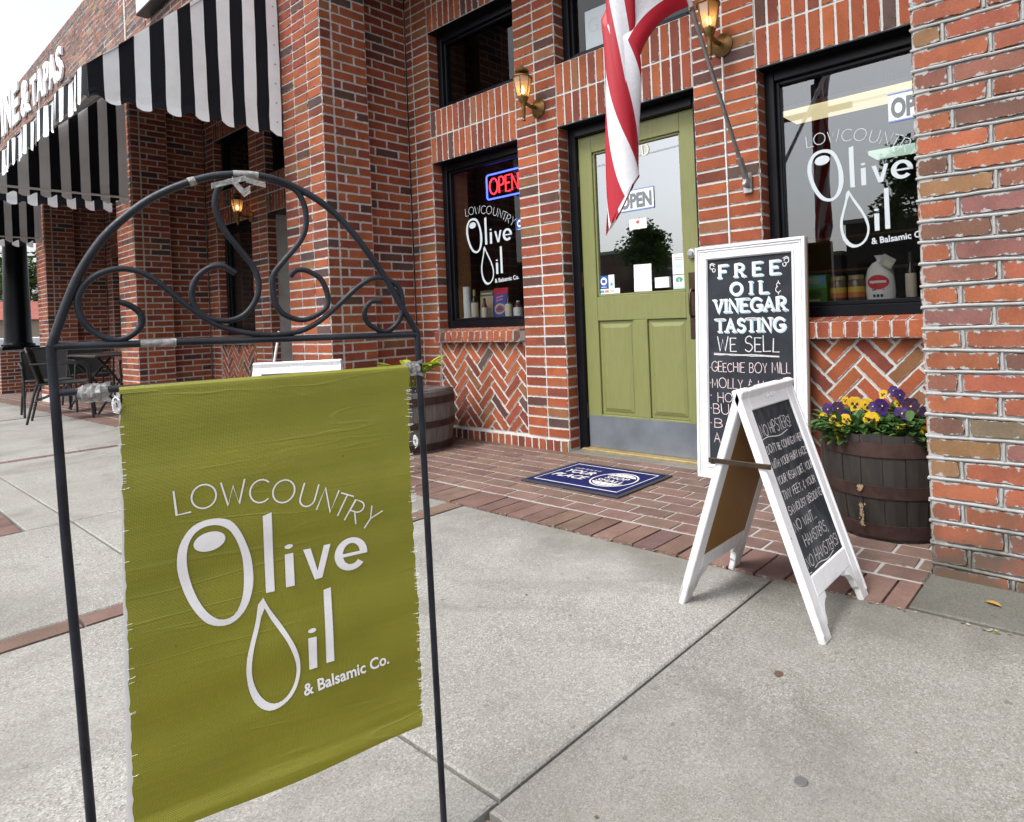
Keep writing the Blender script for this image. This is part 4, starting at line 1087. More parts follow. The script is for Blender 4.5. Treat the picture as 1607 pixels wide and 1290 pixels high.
def tall_board():
    x0, x1, hgt = 2.695, 3.318, 1.225
    root = thing('chalkboard_sign', 'tall black chalkboard in a white moulded frame leaning against the brick beside the door', 'chalkboard', ((x0+x1)/2, -.11, 0))
    top, bot = -.052, -.115; S = Vector((0, top-bot, hgt)).normalized(); Xv = Vector((1, 0, 0)); K = Xv.cross(S)
    P = lambda x, s, k=0.: Vector((x0+x, bot, 0))+S*s+K*k
    W_ = x1-x0; H = hgt; fr = .072; m = MB()
    for a, b, c, d in ((0, fr, 0, H), (W_-fr, W_, 0, H), (fr, W_-fr, 0, fr), (fr, W_-fr, H-fr, H)):
        m.obox(P((a+b)/2, (c+d)/2, -.012), Xv*(b-a), S*(d-c), K*.024, bev=.003)
    for i, (ins, wd, k) in enumerate(((.0, .016, .008), (.020, .008, .005), (.056, .012, .006))):
        for a, b, c, d in ((ins, ins+wd, ins, H-ins), (W_-ins-wd, W_-ins, ins, H-ins), (ins+wd, W_-ins-wd, ins, ins+wd), (ins+wd, W_-ins-wd, H-ins-wd, H-ins)):
            m.obox(P((a+b)/2, (c+d)/2, k/2), Xv*(b-a), S*(d-c), K*k, bev=.0025)
    m.build('frame', M_WHITEC, root)
    m = MB(); m.obox(P(W_/2, H/2, -.028), Xv*(W_+.002), S*H, K*.008); m.build('backing', M_HARDB, root)
    m = MB(); m.obox(P(W_/2, H/2, -.014), Xv*(W_-2*fr+.002), S*(H-2*fr+.002), K*.012); bo = m.build('chalkboard', simple('slate_board', (.027, .031, .039, 1), .7, nscale=7, namt=.35, spec=.2), root)
    rw = random.Random(5)
    cx = W_/2
    def slab_text(mb, tx, h, y, width, fn, wd, m=0):
        st, W0 = layout(tx, h, .75 if tx in ('FREE', 'OIL') else .3); k = width/W0
        for s in st:
            q = [(cx-width/2+a*k, y+b) for a, b in s]; ribbon(mb, q, wd, fn, m)
            ends = [q[0], q[-1]] if (Vector(q[0])-Vector(q[-1])).length > 1e-5 else []
            for e, nb in zip(ends, (q[1], q[-2])) if ends else []:
                if abs(e[1]-y) < h*.04 or abs(e[1]-y-h) < h*.04:
                    if abs(e[0]-nb[0]) < h*.75: ribbon(mb, [(e[0]-h*.16, e[1]), (e[0]+h*.16, e[1])], wd*.62, fn, m)
    a = MB(); fnb = lambda x, y: P(x+.006, y-.005, -.0072); fnw = lambda x, y: P(x, y, -.0064)
    rows = [('FREE', .064, 1.055, .335), ('OIL', .060, .962, .205), ('VINEGAR', .064, .873, .40), ('TASTING', .064, .770, .38)]
    for tx, h, y, wd in rows: slab_text(a, tx, h, y, wd, fnb, .0145)
    a.build('lettering_shade', M_BLUEL, bo)
    a = MB()
    for tx, h, y, wd in rows: slab_text(a, tx, h, y, wd, fnw, .0115)
    write(a, '&', .055, .0035, cx+.15, .958, fnw)
    for q in (-1, 1):
        for s in (arc(0, 0, .014, .012, 0, 300, 12), arc(.012, -.018, .010, .010, 90, 400, 12), [(-.014, .012), (.0, .02), (.02, .012)]):
            ribbon(a, [(cx+q*(.212-x*.9), 1.115+y) for x, y in s], .0035, fnw)
    a.build('lettering', M_WPAINT, bo)
    a = MB(); nj = dict(jit=.7, rnd=rw)
    write(a, 'WE SELL', .072, .0052, .125, .667, fnw, width=.35, sp=.22, **nj)
    for k in range(3): ribbon(a, [(.105+.37*i/10, .650-.012*i/10+rw.uniform(-.002, .002)+k*.003) for i in range(11)], .003, fnw)
    a.build('chalk_writing', M_CHALK, bo)
    a = MB()
    for tx, y, x, wd in (('·GEECHIE BOY MILL', .560, .078, .455), ('·MOLLY & M', .475, .078, .31), ('·', .412, .08, None), ('HO', .402, .125, .085), ('·BU', .338, .078, .11), ('·B', .268, .078, .07), ('A', .19, .10, .035)):
        write(a, tx, .05, .0036, x, y, fnw, width=wd, sp=.2, **nj)
    a.build('chalk_writing', M_PINK, bo)
tall_board()

# ------------------------------------------------------------------ door mat
def mat_():
    root = thing('door_mat', 'navy blue door mat with white printing lying on the brick paving before the green door', 'door mat', (2.22, -.42, 0))
    x0, y0, wd, dp = 1.905, -.665, .685, .465; z = .006
    m = MB(); m.box((x0, y0, .004), (x0+wd, y0+dp, .011), bev=.003); m.build('rubber_border', simple('mat_rubber', (.028, .028, .032, 1), .8, nscale=60, namt=.3), root)
    m = MB(); m.box((x0+.026, y0+.026, .0105), (x0+wd-.026, y0+dp-.026, .0135), bev=.001)
    c = m.build('carpet', simple('navy_carpet', (.012, .016, .085, 1), 1., nscale=300, namt=.5, bump=.5, bscale=500, spec=.1), root)
    mw = simple('mat_print', (.62, .59, .56, 1), 1.)
    L = MB(); fn = lambda x, y: Vector((x0+x, y0+y, .0142))
    a, b, c2, d = .055, wd-.055, .055, dp-.055
    ribbon(L, [(a, c2), (b, c2), (b, d), (a, d), (a, c2)], .007, fn)
    font_text(L, 'OUR PLACE IS', .022, .20, .322, fn, .0, align='c', width=.19, shear=.2)
    font_text(L, 'YOUR', .060, .20, .242, fn, .018, align='c', width=.20, shear=.2); font_text(L, 'PLACE', .060, .20, .155, fn, .018, align='c', width=.235, shear=.2)
    cx, cy, r = .47, .232, .128
    ribbon(L, arc(cx, cy, r, r, 0, 360, 40), .009, fn)
    for sg in (1, -1):
        P = [(cx+x, cy+y) for x, y in arc(0, 0, r-.013, r-.013, 32 if sg > 0 else 212, 148 if sg > 0 else 328, 20)]
        fill(L, P, fn)
    font_text(L, 'SHOP', .042, cx, cy+.008, fn, .012, align='c', width=.15); font_text(L, 'SMALL', .042, cx, cy-.050, fn, .012, align='c', width=.18)
    L.build('lettering', mw, c)
    D = MB(); fd = lambda x, y: Vector((x0+x, y0+y, .0150))
    for sg in (1, -1):
        for k in range(4): fill(D, arc(cx-.06+.04*k, cy+sg*.085+(.006 if k in (1, 2) else 0)*sg, .006, .006, 0, 320, 8), fd)
    D.build('star_dots', simple('navy_dots', (.012, .016, .085, 1), 1.), c)
mat_()

# ------------------------------------------------------------------ barrel planters and flowers
def barrel(name, label, x, y, h, rb, rt, wood, seed):
    root = thing(name, label, 'barrel planter', (x, y, 0)); rq = random.Random(seed)
    n = 22; m = MB()
    def rad(t): return rb+(rt-rb)*t+.016*sin(pi*min(1, t*.9))
    for k in range(n):
        a0, a1 = 2*pi*k/n+.006, 2*pi*(k+1)/n-.006; o = rq.uniform(-.0015, .0015); tp = h+rq.uniform(-.004, .002)
        vs = []; J = 8
        for j in range(J+1):
            t = j/J
            for a in (a0, (a0+a1)/2, a1): r = rad(t)+o+(-.0015 if a != (a0+a1)/2 else 0); vs.append((x+r*cos(a), y+r*sin(a), tp*t))
        r = rt-.028
        for a in (a0, (a0+a1)/2, a1): vs.append((x+r*cos(a), y+r*sin(a), tp))
        for a in (a0, (a0+a1)/2, a1): vs.append((x+r*cos(a), y+r*sin(a), h*.55))
        m.faces(vs, [(j*3+i, j*3+i+1, j*3+i+4, j*3+i+3) for j in range(J+2) for i in (0, 1)])
    m.lathe([(rad(t/8)-.006, h*.985*t/8) for t in range(9)], (x, y, 0), 44)
    m.build('staves', wood, root)
    for t, hh in ((.04, .05), (.42, .045), (.80, .052)):
        b = MB(); b.lathe([(rad(t)-.004, t*h), (rad(t)+.0045, t*h), (rad(t+hh/h)+.0045, t*h+hh), (rad(t+hh/h)-.004, t*h+hh)], (x, y, 0), 48, capb=False, capt=False); b.build('hoop', M_RUST, root, True)
    s = MB(); s.lathe([(rt-.03, h*.80), (.001, h*.84)], (x, y, 0), 24, capb=False, capt=False); s.build('soil', M_SOIL, root)
    return root
barrel('barrel_planter', 'dark half barrel planter with rusty hoops and yellow and purple pansies beside the weathered pier', 3.775, -.355, .40, .245, .272, M_BARREL, 1)
barrel('barrel_planter', 'grey half barrel planter with a hosta in the corner behind the olive banner', .545, -.42, .41, .25, .275, M_BARREL2, 2)
m = MB(); rq = random.Random(4)
for k in range(70):
    a = -1.72+rq.gauss(0, .018); z = rq.choice([rq.uniform(.055, .15), rq.uniform(.19, .21), rq.uniform(.06, .14)]); r = .2655+.02*sin(pi*z/.4)
    c = Vector((3.775+r*cos(a), -.355+r*sin(a), z)); s = rq.uniform(.002, .005); t = Vector((-sin(a), cos(a), 0))
    m.poly([c-t*s, c+Vector((0, 0, -s)), c+t*s, c+Vector((0, 0, s*1.5))], (.26, .18, .11))
tag(m.build('peeling_bark', M_ATTR, loc=(3.775, -.62, .1)), 'pale brown scraps stuck to the front of the dark barrel', 'scraps', kind='stuff')

def pansy(mb, c, face, size, kind, rq):
    c = Vector(c); f = Vector(face).normalized(); x = f.cross(Vector((0, 0, 1))).normalized(); y = x.cross(f).normalized()
    if kind == 'y': base, dark = (.62, .39, .003), (.010, .005, .008)
    elif kind == 'p': base, dark = (.035, .008, .11), (.012, .004, .03)
    else: base, dark = (.032, .005, .038), (.012, .002, .012)
    k_ = rq.uniform(.85, 1.1); base = tuple(v*k_ for v in base)
    ang = [(62, .95, -.002), (118, .95, -.003), (8, .9, .001), (172, .9, .0015), (270, 1.12, .003)]
    for a, s, lift in ang:
        a = radians(a+rq.uniform(-6, 6)); r = size*.5*s; cx, cy = cos(a)*r*.62, sin(a)*r*.62; n = 14
        curl = rq.uniform(-.25, .35)
        pt = lambda q, e: c+x*(cx+cos(q)*r*.66*e*(1+.05*sin(5*q)))+y*(cy+sin(q)*r*.66*e)+f*(lift+curl*r*e*e*.35*cos(q-a)+rq.uniform(-.0004, .0004))
        ctr = c+x*cx*.9+y*cy*.9+f*lift
        P = [pt(2*pi*i/n, 1) for i in range(n)]; Q = [pt(2*pi*i/n, .5) for i in range(n)]
        for i in range(n):
            k = (i+1) % n; mb.poly([Q[i], Q[k], P[k], P[i]], base); mb.poly([ctr, Q[k], Q[i]], base)
        if kind == 'y' and lift > 0:     # dark whiskered blotch
            B_ = [c+x*(cos(a+t)*r*.62*e)+y*(sin(a+t)*r*.62*e)+f*(lift+.0022+curl*r*.05) for t, e in ((-.6, .5), (-.5, 1.), (-.2, .75), (-.1, 1.15), (.15, .8), (.4, 1.05), (.6, .5), (.0, .05))]
            mb.poly(B_, dark)
        elif lift > 0 and kind == 'p':
            mb.poly([c+x*(cos(a+t)*r*.6)+y*(sin(a+t)*r*.6)+f*(lift+.0015) for t in (-.5, 0, .5)]+[c+f*(lift+.0015)], dark)
    mb.poly([c+f*.006+x*cos(t)*size*.07+y*sin(t)*size*.07 for t in (0, 1.2, 2.4, 3.6, 4.8)], (.78, .55, .12) if kind != 'y' else (.8, .42, .01))
def pansy_plant(label, cx, cy, z, flowers, seed, r=.10, group=None, nl=230):
    """flowers = list of (dx,dy,z,kind,size, face)"""
    root = thing('pansy_plant', label, 'pansy', (cx, cy, z), group); rq = random.Random(seed)
    m = MB()
    for k in range(nl):
        a = rq.uniform(0, 2*pi); q = r*sqrt(rq.random()); hh = rq.uniform(-.025, .07)*(1-.4*q/r)
        g = rq.uniform(.6, 1.25); col = (.060*g, .135*g*rq.uniform(.9, 1.15), .032*g)
        b = (cx+q*cos(a), cy+q*sin(a), z+hh); el = rq.uniform(-.1, .9)
        leaf(m, b, (cos(a+rq.uniform(-.9, .9)), sin(a+rq.uniform(-.9, .9)), el), rq.uniform(.036, .068), rq.uniform(.022, .034), col, rq.uniform(.2, .9))
        if k % 4 == 0: m.tube([(cx+q*.6*cos(a), cy+q*.6*sin(a), z-.05), b], .0016, 4, (.07, .14, .03))
    m.build('foliage', M_LEAF, root)
    for dx, dy, fz, kd, sz, face in flowers:
        f = MB(); c = Vector((cx+dx*1.05, cy+dy, z+fz-.022)); sz *= .93; fv = Vector(face).normalized()
        f.tube([(cx+dx*.4, cy+dy*.4, z-.03), (cx+dx*.9-fv.x*.02, cy+dy*.9-fv.y*.02, z+fz*.7), c-fv*.004], .0014, 5, (.08, .16, .04))
        pansy(f, c, face, sz, kd, rq); f.build('flower', M_PETAL, root)
fc = lambda a=0., e=.15: (.33+a, -.94, e)
zt = .375
pansy_plant('yellow pansy with black faces spilling over the front left rim of the dark barrel', 3.665, -.535, zt, [(-.012, -.055, .040, 'y', .058, fc(.1, .4)), (.012, -.055, .036, 'y', .05, fc(.5, .3)), (-.045, -.02, .075, 'y', .045, fc(-.3, .3)), (-.01, .0, .08, 'y', .045, fc(.3, .5))], 21, .085)
pansy_plant('purple and yellow pansies at the left end of the dark barrel beside the white chalkboard', 3.585, -.42, zt, [(-.035, -.02, .10, 'p', .05, fc(-.3)), (.0, -.01, .105, 'm', .052, fc()), (.035, -.03, .075, 'p', .05, fc(.2)), (-.045, -.05, .072, 'y', .036, fc(-.4)), (-.005, -.055, .07, 'y', .034, fc(.2))], 22, .075)
pansy_plant('pair of tall yellow pansies with black faces at the back of the dark barrel', 3.66, -.335, zt, [(-.022, -.04, .118, 'y', .058, fc(-.1)), (.025, -.035, .115, 'y', .054, fc(.1)), (-.09, .05, .12, 'y', .03, fc())], 23, .08)
pansy_plant('yellow pansy with violet flowers above it in the middle of the dark barrel', 3.785, -.475, zt, [(-.035, -.045, .082, 'y', .06, fc(-.1)), (-.02, .035, .125, 'p', .058, fc(.5, .5)), (-.055, .05, .12, 'p', .04, fc(-.3, .3)), (.06, .0, .105, 'p', .056, fc(.1, .6))], 24, .085)
pansy_plant('single yellow pansy with a bold black face low at the right of the dark barrel', 3.89, -.505, zt, [(-.015, -.045, .052, 'y', .055, fc(.15)), (.055, -.035, .05, 'y', .05, fc(.9, .2))], 25, .075)
pansy_plant('deep purple pansies at the right of the dark barrel against the pier', 3.92, -.36, zt, [(-.055, -.04, .125, 'm', .062, fc(-.1)), (.0, -.05, .10, 'm', .056, fc(.1)), (.05, -.08, .075, 'm', .058, fc(.1)), (.07, -.05, .04, 'p', .04, fc(.1))], 26, .09)
pansy_plant('small violet and yellow pansies at the back of the dark barrel', 3.80, -.25, zt, [(-.01, -.03, .15, 'p', .045, fc(.2, .3)), (-.035, -.02, .165, 'p', .04, fc(-.2, .3)), (-.075, -.02, .15, 'y', .036, fc(-.5, .4)), (-.015, -.03, .115, 'y', .034, fc(.1))], 27, .085)
pansy_plant('dark violet pansies beside the hosta in the grey barrel', .645, -.57, .375, [(.0, -.03, .09, 'm', .05, (.7, -.7, .2)), (.075, .06, .07, 'm', .05, (.8, -.6, .2)), (-.03, -.05, .055, 'p', .04, (.7, -.7, .1)), (.085, .07, .01, 'p', .03, (.8, -.6, .1))], 28, .07, nl=60)
def hosta():
    root = thing('hosta_plant', 'hosta with yellow green leaves edged lime growing in the grey barrel', 'hosta', (.60, -.45, .36)); rq = random.Random(9); m = MB()
    for k in range(24):
        a = rq.uniform(-2.6, 1.3) if k < 18 else rq.uniform(0, 6.3); g = rq.uniform(.8, 1.2)
        b = Vector((.60, -.45, .36)); d = Vector((cos(a)*.5, sin(a)*.5, 1.0)).normalized(); ln = rq.uniform(.15, .25); tip = b+d*ln
        m.tube([b, b+d*ln*.5, tip], .003, 5, (.16, .25, .04))
        leaf(m, tip, (cos(a), sin(a), .75), rq.uniform(.12, .17), rq.uniform(.055, .08), (.34*g, .40*g, .045), rq.uniform(.5, 1.2), 6)
        leaf(m, tip+Vector((0, 0, .002)), (cos(a), sin(a), .65), .08, .026, (.14*g, .25*g, .035), .6, 5)
    m.build('foliage', M_LEAF, root)
hosta()

# ------------------------------------------------------------------ wall lanterns
M_AMBER = None
def amber():
    m = N('amber_lamp_glass'); m.t.nodes.remove(m.b)
    tr = m.n('ShaderNodeBsdfTransparent', Color=(.95, .78, .55, 1)); tl = m.n('ShaderNodeBsdfTranslucent', Color=(.85, .62, .38, 1)); gl = m.n('ShaderNodeBsdfGlossy', Roughness=.12)
    a = m.n('ShaderNodeMixShader', i0=.55, i1=tr.outputs[0], i2=tl.outputs[0]); b = m.n('ShaderNodeMixShader', i0=.14, i1=a.outputs[0], i2=gl.outputs[0])
    m.t.links.new(b.outputs[0], m.out.inputs[0]); return m.m
M_AMBER = amber(); M_BULB = emit_mat('lamp_bulb', (1., .62, .24), 9.)
def wall_lamp(label, x, z, group, loc_y=0.):
    root = thing('wall_lantern', label, 'wall lantern', (x, loc_y, z), group); cy = loc_y-.135
    m = MB(); m.lathe([(.062, 0), (.062, .008), (.05, .018), (.03, .028), (.018, .034)], (x, loc_y, z), 24, axis=(0, -1, 0)); m.build('back_plate', M_BRASS, root, True)
    m = MB(); m.tube([(x, loc_y-.03, z), (x, loc_y-.07, z-.004), (x, loc_y-.11, z+.004), (x, cy, z+.02)], .013, 10)
    m.lathe([(.004, -.115), (.012, -.11), (.006, -.098), (.012, -.085), (.014, -.02), (.018, .0), (.026, .015), (.032, .03), (.034, .042)], (x, cy, z), 20); m.build('arm', M_BRASS, root, True)
    n = 6; rt, rb = .058, .036; zb, zt_ = z+.042, z+.165
    g = MB(); C_ = []
    for k in range(n):
        a0, a1 = 2*pi*k/n, 2*pi*(k+1)/n
        q = lambda r, a, zz: (x+r*cos(a), cy+r*sin(a), zz)
        mid = zb+(zt_-zb)*.6
        g.poly([q(rb, a0, zb), q(rb, a1, zb), q(rt-.006, a1, mid), q(rt-.006, a0, mid)]); g.poly([q(rt-.006, a0, mid), q(rt-.006, a1, mid), q(rt, a1, zt_), q(rt, a0, zt_)])
    g.build('glass', M_AMBER, root)
    f = MB()
    for k in range(n): a = 2*pi*k/n; f.tube([(x+rb*cos(a), cy+rb*sin(a), zb), (x+(rt-.004)*cos(a), cy+(rt-.004)*sin(a), zb+(zt_-zb)*.6), (x+rt*cos(a), cy+rt*sin(a), zt_)], .0032, 6)
    f.lathe([(.064, .0), (.064, .006), (.052, .014), (.024, .024), (.018, .03), (.042, .036), (.046, .046), (.034, .062), (.014, .072), (.006, .078), (.008, .086), (.003, .094), (.002, .112)], (x, cy, zt_), 24)
    f.build('cage', M_BRASS, root, True)
    b = MB(); b.lathe([(.003, 0), (.011, .012), (.012, .028), (.006, .046), (.001, .056)], (x, cy, zb+.018), 12); b.build('bulb', M_BULB, root, True)
    b = MB(); b.lathe([(.012, 0), (.012, .03)], (x, cy, zb-.012), 12); b.build('lamp_holder', M_PAPER, root, True)
    return root
wall_lamp('lit brass wall lantern on the brick pier between the neon window and the green door', 1.487, 2.272, 'brass wall lanterns')
wall_lamp('lit brass wall lantern on the brick pier above the flag bracket', 2.885, 2.285, 'brass wall lanterns')
wall_lamp('lit lantern on the shaded brick under the striped awning, seen through the scrollwork', -3.02, 2.12, 'brass wall lanterns')

m = MB(); m.tube([(2.880, -.003, 2.225), (2.879, -.004, 1.9), (2.881, -.003, 1.5), (2.88, -.004, 1.22)], .0042, 6); tag(m.build('lamp_cable', M_PAPER, loc=(2.88, -.004, 1.22)), 'thin white cable running down the mortar joint below the lantern by the flag bracket', 'cable')
# ------------------------------------------------------------------ flag and pole
def flag():
    b = Vector((3.004, -.012, 1.534)); el, az = radians(49), radians(6)
    d = Vector((sin(az)*cos(el), -cos(az)*cos(el), sin(el)))
    root = thing('flag_pole', 'silver flag pole slanting up from a grey bracket on the brick beside the door', 'flag pole', b)
    m = MB(); m.obox(b+Vector((0, 0, .0)), (.052, 0, 0), (0, .006, 0), (0, 0, .105), bev=.003); m.obox(b+Vector((0, -.018, -.0)), (.03, 0, 0), (0, .03, 0), (0, 0, .05), bev=.006)
    m.tube([b+d*.015, b+d*.15], .0165, 16); m.lathe([(.012, 0), (.012, .006), (.006, .01)], b+Vector((.0, -.034, -.012)), 8, axis=(.5, -1, 0)); m.build('bracket', M_STEEL, root, True)
    m = MB(); m.tube([b+d*.1, b+d*1.85], .0105, 14); m.tube([b+d*.872, b+d*.90], .0135, 12); m.build('pole', M_STEEL, root, True)
    m = MB(); m.tube([b+d*.13+Vector((-.022, 0, 0)), b+d*.13+Vector((.0, -.0, 0))], .004, 6); m.build('wing_screw', M_BRONZE, root)
    # cloth: u along the hoist (0 bottom .. 1 top), v along the fly
    root2 = thing('flag', 'red white and blue striped flag hanging in folds from the slanted pole', 'flag', b+d*1.3)
    HU, nu, nv = .92, 156, 80; t0 = .905
    side = Vector((cos(yaw), sin(yaw), 0)); dep = Vector((-sin(yaw), cos(yaw), 0)); VJ = .30
    cx0 = Vector((2.935, -.955, 0))
    def tri(p): p = p % 2; q = abs(p-1)*2-1; return sin(q*pi/2)*.75+q*.25
    def pt(u, v):
        S = b+d*(t0+HU*u)
        w_ = max(0., (v-VJ)/(1-VJ)); ph = -.05+u*15.0-3.0*w_; RR = .076*(1.-.42*u)*(1+.12*sin(3*ph+5*w_))
        lat = RR*cos(ph)+.005*sin(w_*5+1); dp = -.62*RR*sin(ph)-.016*u
        zj = 1.915+.80*u; ze = 1.345+.085*lat/.05+.012*sin(u*23)
        tg = cx0+side*lat+dep*dp
        J = Vector((tg.x, tg.y, zj))
        if v < VJ:
            t = v/VJ; Cc = Vector((J.x*.72+S.x*.28, J.y*.72+S.y*.28, J.z*.45+S.z*.55+.035-.03*sin(u*19)))
            return S*(1-t)**2+Cc*2*t*(1-t)+J*t*t
        return Vector((tg.x, tg.y, zj+(ze-zj)*w_))
    red, white, blue = (.43, .008, .024), (.78, .78, .82), (.02, .03, .13)
    m = MB(); V = [[pt(i/nu, j/nv) for i in range(nu+1)] for j in range(nv+1)]
    vs = [p for r_ in V for p in r_]
    base = len(m.v); m.v.extend([tuple(p) for p in vs])
    for j in range(nv):
        for i in range(nu):
            u = (i+.5)/nu; v = (j+.5)/nv; s = int(u*13)
            c = red if s % 2 == 0 else white
            if u > 6/13 and v < .40: c = blue
            m.f.append((j*(nu+1)+i, j*(nu+1)+i+1, (j+1)*(nu+1)+i+1, (j+1)*(nu+1)+i)); m.c.extend([c]*4); m.e0.extend([(.1, .1)]*4); m.e1.extend([(.1, .1)]*4); m.m.append(0)
    m.build('cloth', M_FLAG, root2, True)
    m = MB(); P = [b+d*(t0+HU*u)+Vector((0, 0, -.0)) for u in (0, .25, .5, .75, 1)]; m.tube(P, .0125, 10, (.8, .8, .82)); m.build('hoist_sleeve', M_ATTR, root2, True)
    m = MB(); m.tube([b+d*.90+Vector((0, 0, -.012)), b+d*.915+Vector((0, 0, -.02))], .007, 8); m.build('grommet', M_BRASS, root2)
flag()

# ------------------------------------------------------------------ neon sign
def neon():
    x0, x1, z0, z1, y = .690, 1.075, 1.800, 1.985, .20
    root = thing('neon_sign', 'lit neon OPEN sign with red letters in a blue border inside the left window', 'neon sign', ((x0+x1)/2, y, z0))
    m = MB(); r = .02
    P = [(x0+r, z0)]+[(x1-r, z0)]+arc(x1-r, z0+r, r, r, -90, 0, 4)+arc(x1-r, z1-r, r, r, 0, 90, 4)+arc(x0+r, z1-r, r, r, 90, 180, 4)+arc(x0+r, z0+r, r, r, 180, 270, 4)
    m.tube([(a, y, b) for a, b in P], .0062, 8); m.build('border_tube', emit_mat('blue_neon', (.05, .09, 1.), 2.4), root, True)
    m = MB(); st, W = layout('OPEN', .118, .2); kx = .315/W
    for s in st: m.tube([(x0+.034+a*kx, y, z0+.034+b) for a, b in s], .0056, 8)
    m.build('letter_tube', emit_mat('red_neon', (1., .03, .04), 1.5), root, True)
    m = MB()
    for z in (z0+.05, z1-.05): m.tube([(x0+.03, y+.02, z), (x1-.03, y+.02, z)], .006, 6)
    m.tube([(x0+.08, y+.02, z1-.05), (x0+.08, y+.02, 2.1)], .002, 4); m.tube([(x1-.08, y+.02, z1-.05), (x1-.08, y+.02, 2.1)], .002, 4); m.build('mount', M_BRONZE, root)
neon()

# ------------------------------------------------------------------ signs and notices on the glass
def card(name, label, cat, x0, x1, z0, z1, n, draw=None, base=(.76, .77, .77), th=.0012, tilt=0.):
    cx, cz = (x0+x1)/2, (z0+z1)/2; root = thing(name, label, cat, F0.p(cx, z0, n)); c, s = cos(tilt), sin(tilt)
    T = lambda x, z, k=0.: F0.p(cx+(x-cx)*c-(z-cz)*s, cz+(x-cx)*s+(z-cz)*c, n+k)
    m = MB(); Q = [(x0, z0), (x1, z0), (x1, z1), (x0, z1)]
    m.faces([T(a, b_, 0) for a, b_ in Q]+[T(a, b_, -th) for a, b_ in Q], [(0, 1, 2, 3), (7, 6, 5, 4)]+[(i, 4+i, 4+(i+1) % 4, (i+1) % 4) for i in range(4)], base); m.build('card', M_ATTR, root)
    if draw:
        m = MB(); draw(m, lambda x, z: T(x0+x*(x1-x0), z0+z*(z1-z0), .0006), lambda x, z: T(x0+x*(x1-x0), z0+z*(z1-z0), .0011)); m.build('print', M_ATTR, root)
    return root
def open_sign(label, x0, x1, z0, z1, n):
    def dr(m, f, g):
        for a, b_, c, d in ((0, 1, 0, .055), (0, 1, .945, 1)): m.poly([f(a, c), f(b_, c), f(b_, d), f(a, d)], (.16, .26, .60))
        asp = (x1-x0)/(z1-z0)
        font_text(m, 'OPEN', .66, .05, .16, lambda x, y: f(x, y), bold=.05, width=.9, col=(.15, .175, .19))
    return card('open_sign', label, 'open sign', x0, x1, z0, z1, n, dr)
DG = DN-.0215
open_sign('white OPEN sign with blue edges hung on the green door glass', 2.02, 2.295, 1.52, 1.652, DG+.004)
open_sign('white OPEN sign in the big right window, cut off by the weathered pier', 3.68, 3.915, 1.728, 1.862, -.126)
def lines(m, f, n=6, y0=.1, y1=.5, col=(.25, .26, .27), x0=.12, x1=.88):
    for k in range(n): y = y1-(y1-y0)*k/max(1, n-1); m.poly([f(x0, y-.006), f(x1-(.2 if k == n-1 else 0), y-.006), f(x1-(.2 if k == n-1 else 0), y+.006), f(x0, y+.006)], col)
def d_menu(m, f, g):
    lines(m, f, 7, .1, .5); ribbon(m, [(.2, .62), (.8, .62), (.8, .9), (.2, .9), (.2, .62)], .02, f, col=(.5, .52, .54))
    for y in (.7, .8): m.poly([f(.3, y-.015), f(.7, y-.015), f(.7, y+.015), f(.3, y+.015)], (.55, .57, .58))
def d_green(m, f, g):
    m.poly([f(.5+.3*cos(t*.5), .66+.2*sin(t*.5)) for t in range(12)], (.08, .30, .18)); m.poly([g(.46, .48), g(.54, .48), g(.52, .75), g(.48, .75)], (.7, .72, .7)); lines(m, f, 2, .25, .38, (.1, .35, .22), .15, .85); m.poly([f(0, 0), f(1, 0), f(1, .14), f(0, .14)], (.4, .6, .5))
def d_top(m, f, g):
    for y in (.82, .72): m.poly([f(.18, y-.03), f(.82, y-.03), f(.82, y+.03), f(.18, y+.03)], (.35, .37, .38))
    m.poly([f(.3, .3), f(.7, .25), f(.8, .42), f(.5, .55), f(.25, .45)], (.45, .6, .62)); lines(m, f, 2, .12, .2, (.5, .5, .5), .25, .75)
def d_small(m, f, g): m.poly([f(.5+.1*cos(t*.6), .68+.18*sin(t*.6)) for t in range(10)], (.5, .08, .08)); lines(m, f, 2, .22, .34, (.45, .2, .2), .1, .9)
def d_blue(m, f, g):
    m.poly([f(.5+.36*cos(t*.3), .55+.32*sin(t*.3)) for t in range(21)], (.75, .77, .8)); m.poly([g(.3, .42), g(.7, .42), g(.7, .68), g(.3, .68)], (.02, .08, .32)); m.poly([f(.2, .06), f(.8, .06), f(.8, .11), f(.2, .11)], (.6, .65, .8))
def d_cards(m, f, g):
    for x, c in ((.04, (.05, .3, .62)), (.27, (.55, .2, .1)), (.53, (.45, .47, .55)), (.77, (.6, .58, .55))): m.poly([f(x, .25), f(x+.19, .25), f(x+.19, .75), f(x, .75)], c)
def d_tag(m, f, g): m.poly([f(.3, .18), f(.72, .18), f(.72, .42), f(.3, .42)], (.05, .35, .7))
card('paper_notice', 'tall white paper notice with small print low in the middle of the door glass', 'notice', 2.118, 2.252, 1.018, 1.185, DG, d_menu, tilt=-.02)
card('paper_notice', 'small white card with a red mark under the OPEN sign on the door', 'notice', 2.098, 2.232, 1.405, 1.468, DG, d_small)
card('paper_notice', 'upper of two white stickers at the right edge of the door glass', 'sticker', 2.41, 2.498, 1.105, 1.225, DG, d_top)
card('paper_notice', 'white sticker with a green tree at the right edge of the door glass', 'sticker', 2.41, 2.498, 1.018, 1.10, DG, d_green)
card('paper_notice', 'square blue sticker with a white disc at the lower left of the door glass', 'sticker', 1.834, 1.908, 1.055, 1.135, DG, d_blue, (.015, .07, .33))
card('paper_notice', 'narrow white sticker with a blue square next to the blue sticker on the door', 'sticker', 1.911, 1.958, 1.052, 1.138, DG, d_tag)
